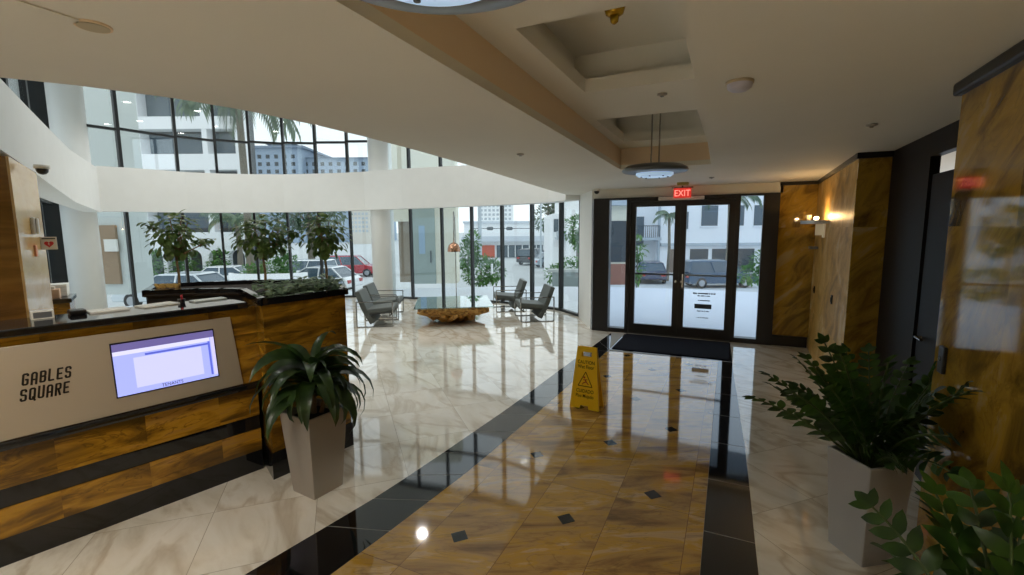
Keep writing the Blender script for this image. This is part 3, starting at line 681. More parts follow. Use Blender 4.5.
# fig trees
def figtree(loc, h0, crown, n, label, seed, extra=()):
    r = random.Random(seed)
    t = thing('fig_tree', label, 'tree', loc)
    q = MB(); top = h0; q.tube([(0, 0, -.01), (.006, .004, top*.5), (-.004, 0, top), (0.0, 0, top+.14)], [.012, .010, .009, .006])
    tips = []
    for i in range(11):
        an = r.uniform(0, 2*PI); rx, rz_ = crown[0]*r.uniform(.35, .75), crown[1]*r.uniform(-.5, .95)
        e = V3((rx*math.cos(an), rx*math.sin(an), crown[2]+rz_)); q.tube([(0, 0, top+r.uniform(-.03, .1)), e*.5+V3((0, 0, (top+.05)*.5)), e], [.006, .005, .004], 6); tips.append(e)
    for e in extra: q.tube([(0, 0, top), V3(e)*.6+V3((0, 0, top*.4)), V3(e)], [.006, .005, .004], 6)
    q.build('trunk', M_bark, t)
    q = MB()
    for i in range(n):
        while True:
            p = V3((r.uniform(-1, 1), r.uniform(-1, 1), r.uniform(-1, 1)))
            if .25 < p.length < 1: break
        pos = V3((p.x*crown[0], p.y*crown[0], p.z*crown[1]+crown[2])); dd = V3((p.x, p.y, p.z*.4-.15)).normalized()+V3((r.uniform(-.5, .5), r.uniform(-.5, .5), r.uniform(-.5, .3)))
        q.leaf(pos, dd, V3((p.x*.5, p.y*.5, 1)), r.uniform(.055, .085), r.uniform(.038, .055), .6, .12, tip=1.25)
    for e in extra:
        for i in range(16):
            an = r.uniform(0, 2*PI); q.leaf(V3(e)+V3((r.uniform(-.04, .04), r.uniform(-.04, .04), r.uniform(-.04, .04))), (math.cos(an), math.sin(an), r.uniform(-.4, .4)), (0, 0, 1), .075, .046, .6, .12, tip=1.25)
    q.build('foliage', M_leaffig, t)
zt = 1.305
figtree((-4.24, 2.40, zt), .28, (.17, .20, .47), 190, 'leafy fig tree rising behind the dark curved planter back', 11, [(-.19*cy, -.19*sy, .55), (.25*cy, .25*sy, .40)])
figtree((-3.55, 2.69, zt), .30, (.21, .16, .46), 240, 'densest bushy fig tree in the middle of the planter', 12, [(.24*cy, .24*sy, .46)])
figtree((-3.20, 3.02, zt), .30, (.19, .17, .46), 200, 'fig tree at the right end of the planter before the column', 13)

# ------------------------------------------------------------------ objects at the far left
cb = thing('side_cabinet', 'gold stone side cabinet with black top below the first aid sign', 'cabinet', (-6.95, 2.62, 0), math.atan2(-.45, .9))
q = MB(); q.box(-.30, .22, -.2, .12, 0, 1.02); q.build('body', M_golddesk, cb)
q = MB(); q.box(-.32, .24, -.22, .14, 1.02, 1.07); q.build('top', M_granite, cb, bevel=.006)
def oncab(nm, lab, cat, x, y, mb, m, z=1.071, group=None):
    a = cb.rotation_euler.z; ca, sa = math.cos(a), math.sin(a)
    return tag(mb.build(nm, m, loc=(-6.95+ca*x-sa*y, 2.62+sa*x+ca*y, z), rotz=a, bevel=.004), lab, cat, group)
q = MB(); q.box(-.07, .07, -.06, .06, 0, .1); o = oncab('tissue_box', 'pink patterned tissue box on the side cabinet', 'tissue box', .08, -.02, q, plain('peach_card', srgb(226, 190, 160), .6))
q = MB(); q.box(-.03, .03, -.02, .02, .1, .13); q.build('tissue', M_paper, o)
for i in range(3):
    q = MB(); q.box(-.13, .13, -.09, .09, 0, .045); oncab('folded_towel', ['white folded cloth, bottom of the pile on the side cabinet', 'white folded cloth, middle of the pile on the side cabinet', 'white folded cloth, top of the pile on the side cabinet'][i], 'cloth', -.15, .0, q, M_paper, 1.071+i*.0465, 'folded white cloths')
bn = thing('grey_bin', 'dark grey tall bin with sloped lid behind the counter', 'bin', (-4.62, 1.30, 0), CA)
q = MB(); q.loft([[(-.2*s, -.2*s, z), (.2*s, -.2*s, z), (.2*s, .2*s, z), (-.2*s, .2*s, z)] for s, z in ((.85, 0), (1, 1.08))]); q.build('bin_body', plain('bin_grey', srgb(86, 88, 92), .5), bn, bevel=.01)
q = MB(); q.loft([[(-.22, -.22, 1.08), (.22, -.22, 1.08), (.22, .22, 1.08), (-.22, .22, 1.08)], [(-.22, -.22, 1.12), (.22, -.22, 1.17), (.22, .22, 1.17), (-.22, .22, 1.12)]]); q.build('lid', plain('bin_lid', srgb(70, 72, 76), .45), bn, bevel=.015)
# AED sign and handset on the lit left wall
wd = V3((-1.13, .57, 0)).normalized(); wn_ = V3((.57*.9, 1.13*.9, 0)).normalized()
wm = Matrix((-wd, V3((0, 0, 1)), wn_)).transposed().to_4x4()
def onwall(t, z, off=0): p = V3((-5.07, 1.73, 0))+wd*t+wn_*off; p.z = z; return p
ae = thing('first_aid_sign', 'white projecting sign with red heart on the left stone wall', 'sign', onwall(.98, 1.70, .0), math.atan2(wd.y, wd.x))
q = MB(); q.box(-.006, .006, -.115, 0, -.06, .06); q.build('plate', M_plasticw, ae, bevel=.003)
hp = []
for i in range(28):
    a = 2*PI*i/28; hp.append((.0021*16*math.sin(a)**3, .0021*(13*math.cos(a)-5*math.cos(2*a)-2*math.cos(3*a)-math.cos(4*a))))
for sgn in (-1, 1):
    q = MB(); q.loft([[(sgn*.006, -.058+p[0], p[1]-.008) for p in hp], [(sgn*.0075, -.058+p[0], p[1]-.008) for p in hp]]); q.build('heart', plain('heart_red', srgb(206, 40, 52), .5), ae)
    q = MB(); pts = [(-.055, .012), (-.065, -.01), (-.058, -.01), (-.062, -.028), (-.05, -.002), (-.057, -.002)]
    q.loft([[(sgn*.0076, p[0], p[1]) for p in pts], [(sgn*.0085, p[0], p[1]) for p in pts]]); q.build('bolt_mark', M_plasticw, ae)
    q = MB(); q.box(min(sgn*.006, sgn*.0075), max(sgn*.006, sgn*.0075), -.105, -.012, .038, .05); q.build('caption_bar', plain('sign_caption', srgb(60, 50, 50), .6), ae)
tp = thing('wall_phone', 'white wall handset mounted left of the heart sign', 'phone', onwall(.60, 1.86, 0), math.atan2(wd.y, wd.x))
q = MB(); q.box(-.04, .04, -.03, 0, -.075, .075); q.build('cradle', M_plasticw, tp, bevel=.01)
q = MB(); q.box(-.025, .025, -.05, -.03, -.07, .07); q.build('handset', M_plasticw, tp, bevel=.015)
k = MB(); k.box(-.04, .04, -.015, 0, -.05, .05); tag(k.build('red_pull_box', plain('orange_red', srgb(222, 150, 110), .5), loc=onwall(.62, 1.64), rotz=math.atan2(wd.y, wd.x), bevel=.004), 'small orange square plate on the left stone wall below the handset', 'plate')

# ------------------------------------------------------------------ potted plants
def sqpot(t, b0, b1, h, m, rz):
    q = MB()
    sq = lambda s, z: [(s*math.cos(a), s*math.sin(a), z) for a in [rz+PI/2*i for i in range(4)]]
    q.loft([sq(b0, 0), sq(b1, h), sq(b1-.022, h), sq(b1-.03, h-.05)], cap=False); q.add(sq(b0, 0), [(3, 2, 1, 0)])
    q.build('pot', m, t, bevel=.006)
    q = MB(); q.loft([sq(b1-.029, h-.06), sq(b1-.029, h-.05)]); q.build('soil', M_soil, t)
dc = thing('potted_dracaena', 'broad-leaved dracaena in a tapered silver planter by the reception desk', 'potted plant', (-2.57, 2.25, 0))
sqpot(dc, .165, .22, .58, M_pot, math.atan2(2.09-2.25, -2.44+2.57))
r = random.Random(5); q = MB(); q.tube([(0, 0, .55), (0.01, 0, .72), (0, .01, .86)], [.02, .018, .012]); q.tube([(.04, .03, .55), (.07, .05, .7)], [.016, .01]); q.build('cane', M_bark, dc)
def strap(q, p, an, el, L, W, droop, n=8, tw=0):
    """a long arching leaf"""
    p = V3(p); d_ = V3((math.cos(an)*math.cos(el), math.sin(an)*math.cos(el), math.sin(el))); side = V3((-math.sin(an), math.cos(an), tw)).normalized(); vs = []; fs = []
    c_ = p.copy(); e = el
    for i in range(n+1):
        t_ = i/n; w = W/2*min(1, .35+2.2*t_)*(1-max(0, t_-.45)/.55)**.8 if i < n else 0
        u_ = V3((-math.cos(an)*math.sin(e), -math.sin(an)*math.sin(e), math.cos(e)))
        vs += [c_+side*w+u_*w*.35, c_, c_-side*w+u_*w*.35]
        e = el-droop*(t_**1.2+.08)*1.0; c_ = c_+V3((math.cos(an)*math.cos(e), math.sin(an)*math.cos(e), math.sin(e)))*(L/n)
    for i in range(n):
        o = 3*i; fs += [(o, o+1, o+4, o+3), (o+1, o+2, o+5, o+4)]
    q.smooth = True; q.add(vs, fs)
for i in range(64):
    q = MB(); an = i*2.4+r.uniform(-.3, .3); lev = i/64
    strap(q, (.012*math.cos(an), .012*math.sin(an), .66+.20*lev), an, r.uniform(.5, .9)+.55*lev**2, r.uniform(.40, .60)-.08*lev, r.uniform(.07, .11), r.uniform(2.2, 3.5)-.9*lev**2, tw=r.uniform(-.7, .7))
    q.build('leaf', M_leafdk, dc)

def zzstem(q, p, an, el, L, droop, nl, ls, r, lw=.46):
    pts = []; c_ = V3(p); e = el; n = 14; roll = r.choice((-1, 1))*r.uniform(.3, 1.0)
    for i in range(n+1):
        pts.append(c_.copy()); e = el-droop*(i/n)**1.3; c_ = c_+V3((math.cos(an)*math.cos(e), math.sin(an)*math.cos(e), math.sin(e)))*(L/n)
    q.mat(1); q.smooth = True; q.tube(pts, [.007*(1-.7*i/n)+.0015 for i in range(n+1)], 6); q.mat(0)
    for j in range(nl):
        t_ = .28+.72*j/(nl-1); x = t_*n; i0 = min(int(x), n-1); pos = pts[i0].lerp(pts[i0+1], x-i0); d_ = (pts[i0+1]-pts[i0]).normalized()
        s_ = Matrix.Rotation(roll+r.uniform(-.25, .25), 3, d_) @ V3((-math.sin(an), math.cos(an), 0)); upv = s_.cross(d_); 
        if upv.z < 0: upv = -upv
        k_ = ls*(.8+.5*math.sin(PI*min(1, t_)))*r.uniform(.85, 1.1)
        for sg in (-1, 1):
            q.leaf(pos, s_*sg*r.uniform(.7, .95)+d_*r.uniform(.5, .8)+upv*r.uniform(.0, .35), upv, k_, k_*lw, r.uniform(.2, .6), .15)
    q.leaf(pts[-1], d_, upv, ls, ls*lw, .3, .15)
zz = thing('potted_zz_plant', 'arching glossy zz plant in a grey square planter by the stone wall corner', 'potted plant', (.735, 3.02, 0))
sqpot(zz, .155, .195, .57, M_pot2, math.atan2(-.16, -.03))
r = random.Random(21)
def clampx(q, ox, oy, lim=.895, y_=3.04):
    q.v = [((min(v[0], lim-ox-.004*(i_ % 3)) if v[1]+oy < y_ else v[0]), v[1], v[2]) for i_, v in enumerate(q.v)]; return q
stems = [(200, .75, .70, .5), (180, .95, .66, .5), (160, .8, .58, .4), (215, .95, .70, .5), (235, 1.1, .68, .5), (250, .9, .60, .5), (268, 1.05, .66, .6), (285, 1.15, .66, .5), (300, 1.25, .62, .4), (145, 1.1, .64, .5), (125, 1.1, .6, .5), (105, 1.2, .66, .4),
         (80, 1.25, .66, .4), (55, 1.3, .62, .5), (25, 1.3, .64, .5), (330, 1.35, .66, .3), (190, 1.3, .68, .5), (225, 1.4, .72, .4), (265, 1.4, .74, .5), (150, 1.4, .7, .4), (205, 1.15, .55, .9), (275, .8, .5, .8), (170, 1.15, .52, .7), (245, 1.25, .56, .7), (290, .95, .58, .7), (284, 1.0, .95, .5), (276, .85, .88, .6), (291, 1.1, .85, .5), (281, .7, .75, .6), (120, 1.3, .55, .8)]
for an, el, L_, dp in stems:
    q = MB(); a = math.radians(an); zzstem(q, (.05*math.cos(a), .05*math.sin(a), .515), a+r.uniform(-.1, .1), el, L_*.95, dp, 10, .068, r, .58); clampx(q, .735, 3.02, .92).build('frond', [M_leafzz, M_stem], zz)
z2 = thing('potted_zz_plant', 'zz plant with large leaves closest to the camera at the bottom right corner', 'potted plant', (.75, 1.58, 0))
sqpot(z2, .135, .165, .53, M_pot2, 0.9)
r = random.Random(33)
stems = [(122, 1.0, .62, .8), (108, 1.2, .62, .5), (92, 1.15, .66, .5), (75, 1.3, .6, .4), (50, 1.3, .55, .4), (210, 1.2, .4, .8), (300, 1.3, .45, .4), (98, .8, .72, .8), (85, 1.42, .66, .3), (112, .75, .5, .9)]
for an, el, L_, dp in stems:
    q = MB(); a = math.radians(an); zzstem(q, (.05*math.cos(a), .05*math.sin(a), .47), a+r.uniform(-.1, .1), el, L_*.88, dp, 8, .09, r, .5); clampx(q, .75, 1.58, .925).build('frond', [M_leafzz, M_stem], z2)

# ------------------------------------------------------------------ wet floor sign
wf = thing('wet_floor_sign', 'yellow folding wet floor caution sign on the gold stone runner', 'caution sign', (-1.265, 4.50, 0), math.radians(-6))
def signpanel(nm, sgn):
    q = MB(); T = .006; H_ = .625; yb = -.075*sgn; yt = -.012*sgn
    def pt(x, z, o): return V3((x, yb+(yt-yb)*z/H_+o, z))
    def w(z): return .152-.055*z/H_
    def sl(polyxz):
        q.loft([[pt(x, z, -T/2) for x, z in polyxz], [pt(x, z, T/2) for x, z in polyxz]])
    # panel pieces around the grip hole and the foot notch
    sl([(-w(0), 0), (-.05, 0), (-.04, .035), (-.04, .52), (-w(.52), .52)]); sl([(.05, 0), (w(0), 0), (w(.52), .52), (.04, .52), (.04, .035)])
    sl([(-.04, .035), (.04, .035), (.04, .52), (-.04, .52)])
    sl([(-w(.52), .52), (-.052, .52), (-.052, .575), (-w(.575), .575)]); sl([(.052, .52), (w(.52), .52), (w(.575), .575), (.052, .575)])
    sl([(-w(.575), .575), (w(.575), .575), (w(H_)-.01, H_), (-w(H_)+.01, H_)])
    o = q.build(nm, M_yellow, wf)
    q = MB()   # raised side flanges
    for s_ in (-1, 1): q.loft([[pt(s_*w(z), z, -T/2), pt(s_*(w(z)+.004), z, -T/2), pt(s_*(w(z)+.004), z, .022*sgn), pt(s_*w(z), z, .022*sgn)] for z in (0, H_)])
    q.build('flange', M_yellow, o)
    return o, pt
fo_, pt = signpanel('front_panel', 1)
signpanel('back_panel', -1)
tl = math.atan2(.063, .625)
def tM(x, z): 
    m = Matrix.Rotation(PI/2-tl, 4, 'X'); m.translation = pt(x, z, -.0032); return m
text_mesh('caution_text', 'CAUTION', .05, M_ink, fo_, bold=.0003, M=tM(0, .455), depth=.0008, sx=.8)
text_mesh('caution_text', 'Wet Floor', .05, M_ink, fo_, bold=.0003, M=tM(0, .408), depth=.0008, sx=.8)
text_mesh('caution_text', 'CUIDADO', .05, M_ink, fo_, bold=.0003, M=tM(0, .165), depth=.0008, sx=.8)
text_mesh('caution_text', 'Piso Mojado', .048, M_ink, fo_, bold=.0003, M=tM(0, .116), depth=.0008, sx=.8)
q = MB()
def tri(a, b_, w):
    A_, B_ = V3(pt(*a, -.0036)), V3(pt(*b_, -.0036)); q.bar(A_, B_, w, .0012, up=(0, -1, .1))
tri((-.075, .23), (.075, .23), .007); tri((-.075, .23), (0, .375), .007); tri((.075, .23), (0, .375), .007)
q.build('warning_triangle', M_ink, fo_)
q = MB(); tri((-.005, .30), (.012, .272), .012); tri((.012, .272), (.035, .25), .009); tri((.008, .275), (-.02, .262), .009); tri((-.02, .262), (-.03, .245), .008); tri((-.003, .295), (-.026, .292), .007); tri((.0, .296), (.024, .30), .007)
q.lathe([(.011, 0), (.011, .0012)], 14, tM(-.012, .318)); q.build('slipping_figure', M_red, fo_)
q = MB(); q.tube([(-.1, 0, .605), (.1, 0, .605)], .009, 10); q.build('hinge', M_yellow, wf)

# ------------------------------------------------------------------ lounge furniture
ch = thing('lounge_chair', 'grey leather chrome lounge chair nearest the stone planter', 'armchair', (0, 0, 0), 0, 'lounge chairs')
for sgn in (-1, 1):
    q = MB(); y = .35*sgn; w_, h_ = .04, .016
    pts = [(-.33, y, .008), (.33, y, .008), (.33, y, .48), (-.33, y, .48)]
    for i in range(4): q.bar(pts[i], pts[(i+1) % 4], w_, h_, up=(0, 1, 0) if False else ((0, 0, 1) if i % 2 == 0 else (1, 0, 0)))
    q.build('side_frame', M_chrome, ch)
q = MB(); q.bar((.27, -.35, .2), (.27, .35, .2), .03, .012); q.bar((-.12, -.35, .2), (-.12, .35, .2), .03, .012); q.bar((.27, -.31, .2), (.27, -.31, .26), .02, .02); q.bar((.27, .31, .2), (.27, .31, .26), .02, .02); q.build('stretcher', M_chrome, ch)
q = MB(); q.loft([[(-.22, y, .23), (.34, y, .28), (.34, y, .38), (-.22, y, .32)] for y in (-.31, .31)]); q.build('seat', M_leather, ch, bevel=.03, bseg=3)
q = MB(); q.loft([[(-.10, y, .04), (.0, y, .09), (-.15, y, .34), (-.28, y, .68), (-.37, y, .66), (-.25, y, .32)] for y in (-.31, .31)]); q.build('backrest', M_leather, ch, bevel=.02, bseg=3)
q = MB(); q.loft([[(-.2, y, .215), (.335, y, .26), (.335, y, .278), (-.2, y, .228)] for y in (-.305, .305)]); q.build('seat_pan', M_leatherdk, ch)
ch.location = (-6.16, 7.06, 0); ch.rotation_euler.z = math.radians(30)
dup(ch, (-6.68, 7.86, 0), math.radians(27), 'grey leather chrome lounge chair on the left, nearer the round column')
dup(ch, (-3.58, 8.72, 0), math.radians(214), 'grey leather chrome lounge chair nearest the entrance doors')
dup(ch, (-4.52, 9.55, 0), math.radians(212), 'grey leather chrome lounge chair closest to the glazing on the right')
tb = thing('driftwood_table', 'glass-topped coffee table on a gnarled driftwood root', 'coffee table', (-5.02, 7.98, 0), math.radians(33))
q = MB(); r = random.Random(9); rings = []; NS = 72
for iz in range(15):
    t_ = iz/14; z = .335*t_; ring = []
    for k_ in range(NS):
        a = 2*PI*k_/NS; sqr = 1/max(abs(math.cos(a))/.66, abs(math.sin(a))/.66)
        base = .22+.14*min(1, t_/.35)
        if t_ > .35: base = .36+(min(sqr, .88)-.36)*min(1, ((t_-.35)/.35)**.6)
        nz = noise.fractal(V3((math.cos(a)*2.2, math.sin(a)*2.2, z*7)), 1.0, 2.0, 4)
        rr = base*(1+.16*nz) if t_ < .75 else base*(1+.05*nz)
        if t_ < .1: rr *= 1.08
        ring.append((rr*math.cos(a), rr*math.sin(a), z+.015*nz*(0 < t_ < 1)))
    rings.append(ring)
q.smooth = True; q.loft(rings)
for i in range(30):
    a = r.uniform(0, 2*PI); a2 = a+r.uniform(-.5, .5); e = r.uniform(.55, .78)
    pts = [V3((.25*math.cos(a), .25*math.sin(a), r.uniform(.04, .16))), V3((.45*math.cos(a), .45*math.sin(a), r.uniform(.08, .22))), V3((e*math.cos(a2), e*math.sin(a2), r.uniform(.20, .31)))]
    q.tube(pts, [.07, .06, .035], 8)
q.build('root_base', M_driftwood, tb)
q = MB(); q.box(-.74, .74, -.76, .76, .352, .372); q.build('glass_top', M_tableglass, tb, bevel=.003)
al_ = thing('arc_lamp', 'tall arc floor lamp with a copper dome shade over the table', 'floor lamp', (-6.05, 9.75, 0))
dp_ = V3((-5.46, 8.74, 1.42))-V3((-6.05, 9.75, 0))
pts = [(0, 0, .03), (0, 0, 1.2), (.03, -.05, 1.75)]
for i in range(1, 9):
    a = i/8; pts.append((dp_.x*(1-math.cos(a*PI/2))*1.0, dp_.y*(1-math.cos(a*PI/2)), 1.75+.45*math.sin(a*PI*.62)/math.sin(PI*.5) if a < 1 else dp_.z+.16))
q = MB(); q.smooth = True; q.tube(pts, .011, 8); q.build('arc_stem', M_chrome, al_)
q = MB(); q.lathe([(.17, 0), (.17, .03)], 28); q.build('base', M_granite, al_)
q = MB(); q.smooth = True; q.lathe([(.14, dp_.z-.09), (.137, dp_.z-.02), (.11, dp_.z+.055), (.06, dp_.z+.095), (.012, dp_.z+.115), (.012, dp_.z+.17)], 28, Matrix.Translation((dp_.x, dp_.y, 0)), cap=False); q.build('dome_shade', M_copper, al_)

# ------------------------------------------------------------------ outside
M_pave = plain('white_paving', srgb(206, 211, 219), .5, vary=.03, vscale=.5)
M_road = plain('asphalt', srgb(188, 192, 194), .85, vary=.05, vscale=.3)
M_bwhite = plain('building_white', srgb(238, 240, 242), .8)
M_bgrey = plain('building_grey', srgb(176, 186, 194), .8)
M_bglass = plain('building_glass', srgb(84, 98, 108), .2, .0)
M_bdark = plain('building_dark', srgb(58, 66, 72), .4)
M_bblue = plain('hotel_wall', srgb(150, 168, 188), .85)
M_bcream = plain('cream_wall', srgb(226, 222, 204), .8)
M_hedge = leafmat('hedge_leaf', srgb(60, 104, 48), srgb(112, 156, 84), .5, 3)
M_tree = leafmat('tree_leaf', srgb(58, 84, 60), srgb(104, 132, 96), .5, 2)
M_palm = leafmat('palm_leaf', srgb(84, 108, 88), srgb(128, 148, 118), .5, 2)
def gz(r): return -.02 if r < 15 else (-.02-1.85*(r-15)/14 if r < 29 else -1.87)
def ground(nm, rs, m):
    q = MB(); n_ = 64; rings = [[(r_*math.cos(2*PI*k_/n_), r_*math.sin(2*PI*k_/n_), gz(r_)) for k_ in range(n_)] for r_ in rs]
    q.loft(rings, cap=False)
    if rs[0] < 3: q.add(rings[0], [tuple(range(n_))])
    struct(q.build(nm, m))
ground('plaza', [2, 8, 15, 19, 22], M_pave); ground('street', [22, 25, 29, 60, 200, 600], M_road)
def U(px, v): return (px-512)*v/F
def ZP(py, v, px=512): return at(px, py, v).z
def bld(nm, label, px, v, cat='building'):
    p = far(U(px, v), v, 0); return thing(nm, label, cat, (p.x, p.y, 0), YAW)
# -- white apartment block on the left with arcade
v = 40; m1 = v/F
ab = bld('apartment_block', 'white balcony apartment block with arched ground floor beyond the left glazing', 175, v)
x0, x1 = -82*m1, 72*m1
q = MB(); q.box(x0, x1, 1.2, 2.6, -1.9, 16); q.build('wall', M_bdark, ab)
q = MB()
for a, e in ((.55, 1.75), (4.1, 5.0), (6.9, 8.2), (10.2, 11.2), (13.3, 14.3)): q.box(x0, x1, 0, 1.25, a, e)
for xx in (-82, -28, 37, 69): q.box(xx*m1, (xx+5)*m1, .05, 1.2, 1.7, 14)
q.build('balcony_slab', M_bwhite, ab)
q = MB(); q.box(x0, -46*m1, .5, 1.25, 1.75, 4.1); q.build('wall_panel', M_bwhite, ab)
for wx0, wx1, z0_, z1_ in ((-75, -52, 2.0, 3.3), (-22, 34, 2.1, 3.9), (-75, 34, 5.3, 6.8), (42, 66, 2.1, 3.9), (-75, 66, 8.4, 10), (-75, 66, 11.4, 13.2)):
    q = MB(); q.box(wx0*m1, wx1*m1, .4 if wx1 < -50 else 1.1, .55 if wx1 < -50 else 1.22, z0_, z1_); f_ = q.build('window', M_bglass, ab)
q = MB()    # arcade with arched openings: piers and arch tops
ax = [(-44, -31), (-27, -12), (-8, 7), (12, 27), (34, 50), (54, 70)]
prev = x0
for a, e in ax:
    a_, e_ = a*m1, e*m1; q.box(prev, a_, .05, .6, -1.9, .55); rr = (e_-a_)/2; cxx = (a_+e_)/2; n_ = 10
    for i in range(n_):
        t0, t1 = PI*i/n_, PI*(i+1)/n_
        q.loft([[(cxx-rr*math.cos(t0), y_, -.35+min(.75, rr)*math.sin(t0)*.9), (cxx-rr*math.cos(t1), y_, -.35+min(.75, rr)*math.sin(t1)*.9), (cxx-rr*math.cos(t1), y_, .55), (cxx-rr*math.cos(t0), y_, .55)] for y_ in (.05, .6)])
    prev = e_
q.box(prev, x1, .05, .6, -1.9, .55); q.build('arcade', M_bwhite, ab)
# -- far hotel
v = 150; m1 = v/F
ht = bld('hotel', 'grey-blue hotel with stepped roof far behind the upper glazing', 300, v)
def hz(py, px=300): return ZP(py, v, px)
q = MB(); q.box(-40*m1, 75*m1, 0, 30, -2, hz(160)); q.box(-35*m1, 12*m1, -3, 25, -2, hz(152)); q.build('wall', M_bblue, ht)
q = MB(); q.box(-40*m1, 15*m1, -4, 26, hz(152), hz(150)); q.box(-24*m1, -2*m1, 0, 20, hz(150), hz(146)); q.loft([[(-28*m1, -1, hz(146)), (2*m1, -1, hz(146)), (2*m1, 21, hz(146)), (-28*m1, 21, hz(146))], [(-18*m1, 6, hz(142)), (-8*m1, 6, hz(142)), (-8*m1, 14, hz(142)), (-18*m1, 14, hz(142))]]); q.loft([[(12*m1, -1, hz(160)), (77*m1, -1, hz(160)), (77*m1, 31, hz(160)), (12*m1, 31, hz(160))], [(14*m1, 10, hz(155.5)), (72*m1, 10, hz(155.5)), (72*m1, 20, hz(155.5)), (14*m1, 20, hz(155.5))]]); q.build('roof', plain('hotel_roof', srgb(122, 138, 158), .8), ht)
for iz in range(3):
    for ix in range(13):
        xx = (-30+ix*8)*m1; yy = -3.05 if ix < 5 else -.05; z_ = hz(158+iz*7+(6 if ix >= 5 else 0))
        q = MB(); q.box(xx, xx+3.6*m1, yy, yy+.2, z_-3.6*m1, z_); q.build('window', M_bdark, ht)
# -- low white retail building, right of the lounge
v = 62; m1 = v/F
rb = bld('retail_building', 'long white low retail building with an orange doorway across the street', 525, v)
rz = lambda py: ZP(py, v, 525)
q = MB(); q.box(-60*m1, 24*m1, 0, 14, -1.9, rz(222)); q.build('wall', M_bwhite, rb)
q = MB(); q.box(-62*m1, 26*m1, -1.2, 0, rz(241), rz(236)); q.box(-61*m1, 25*m1, -.3, 0, rz(223), rz(221)); q.build('canopy', plain('canopy_grey', srgb(198, 206, 216), .6), rb)
q = MB(); q.box(-28*m1, 20*m1, -.06, .02, -1.85, rz(245)); q.build('storefront', M_bglass, rb)
q = MB(); q.box(-44*m1, -30*m1, -.1, .02, -1.85, rz(245)); q.build('orange_door', M_orange, rb)
for i in range(7): q = MB(); q.box((-24+i*7)*m1, (-23+i*7)*m1, -.12, -.06, -1.85, rz(245)); q.build('mullion', M_bwhite, rb)
v = 22; m1 = v/F
sk = bld('reflection_block', 'added beige block with dark and brown bands imitating reflections in the left sidelight', 617, v); z_ = lambda py: ZP(py, v, 617)  # added block, its bands stand in for tones reflected in the sidelight
q = MB(); q.box(-12*m1, 13*m1, 0, 1.4, -.75, z_(206)); q.build('wall', M_bcream, sk)
q = MB(); q.box(-13*m1, 14*m1, -.5, 1.5, z_(206), z_(201)); q.build('roof_slab', M_bgrey, sk)
q = MB(); q.box(-11*m1, 12*m1, -.04, .02, z_(262), z_(221)); q.build('dark_band', M_bdark, sk)
q = MB(); q.box(-11*m1, 12*m1, -.05, .02, z_(285), z_(264)); q.build('brown_band', plain('brown_band', srgb(150, 106, 92), .7), sk)
# -- far towers
def tower(label, px, v, w, top, m, nx, nz, wm):
    t = bld('tower_block', label, px, v); mm = v/F; zt_ = ZP(top, v, px); q = MB(); q.box(-w/2*mm, w/2*mm, 0, w*mm*.6, -2, zt_); q.build('wall', m, t)
    q = MB(); q.box(-w/2*mm-.3, w/2*mm+.3, -.3, w*mm*.6, zt_, zt_+.8); q.build('parapet', m, t)
    hh = 4.2*mm
    for i in range(nx):
        for j in range(nz):
            q = MB(); a = (-w/2+1.2+i*(w-2)/nx)*mm; q.box(a, a+(w/nx*.55)*mm, -.1, .05, zt_-(j+1)*hh+.3*hh, zt_-(j+1)*hh+.85*hh); q.build('window', wm, t)
tower('pale gridded tower seen over the retail building', 497, 140, 34, 196, M_bwhite, 8, 7, M_bgrey)
tower('pale office tower with rows of windows behind the right fig tree', 336, 200, 34, 202, M_bwhite, 8, 9, M_bgrey)
tower('beige tower block beside the round column', 362, 130, 20, 208, plain('beige_tower', srgb(206, 200, 190), .8), 5, 6, M_bgrey)
# -- townhouse beyond the entrance doors, and its neighbour by the lounge
v = 39; m1 = v/F
th = bld('townhouse', 'white townhouse with balcony and dark garage openings beyond the entrance doors', 690, v)
z_ = lambda py: ZP(py, v, 690)
q = MB(); q.box(-62*m1, 110*m1, 1.5, 12, -1.9, z_(170)); q.box(-30*m1, 110*m1, 0, 1.6, -1.9, z_(170)); q.build('wall', M_bwhite, th)
for a, e, b0, b1, y_ in ((-60, -42, 246, 216, 1.4), (-12, -3, 229, 212, -.05), (10, 26, 226, 206, -.05), (40, 52, 226, 206, -.05), (62, 78, 226, 206, -.05)):
    q = MB(); q.box(a*m1, e*m1, y_, y_+.15, z_(b0), z_(b1)); w_ = q.build('window', M_bglass, th)
    q = MB(); q.box((a-1)*m1, (e+1)*m1, y_-.1, y_+.05, z_(b0+1), z_(b0)); q.build('sill', M_bwhite, w_)
for a, e in ((-20, -6), (0, 18), (22, 40), (46, 64), (70, 88)):
    q = MB(); q.box(a*m1, e*m1, -.06, .05, -1.85, z_(249)); q.build('garage_opening', M_bdark if a != -20 else plain('brown_door', srgb(128, 112, 100), .7), th)
q = MB(); q.box(-62*m1, -30*m1, -.3, 1.5, z_(240), z_(237)); q.box(-30*m1, 110*m1, -.25, 0, z_(246), z_(243)); q.build('ledge', M_bgrey, th)
q = MB(); q.box(-62*m1, -32*m1, -.3, -.25, z_(226), z_(225.2)); [q.box((-62+i*2)*m1, (-61.6+i*2)*m1, -.3, -.25, z_(237), z_(226)) for i in range(16)]; q.build('balcony_rail', M_bdark, th)
q = MB(); q.tube([(-32*m1, -.1, -1.9), (-32*m1, -.1, z_(172))], .12); q.build('drainpipe', M_bgrey, th)
v = 30; m1 = v/F
t2 = bld('townhouse', 'tall white townhouse with small balconies at the right end of the lounge glazing', 583, v); z_ = lambda py: ZP(py, v, 583)
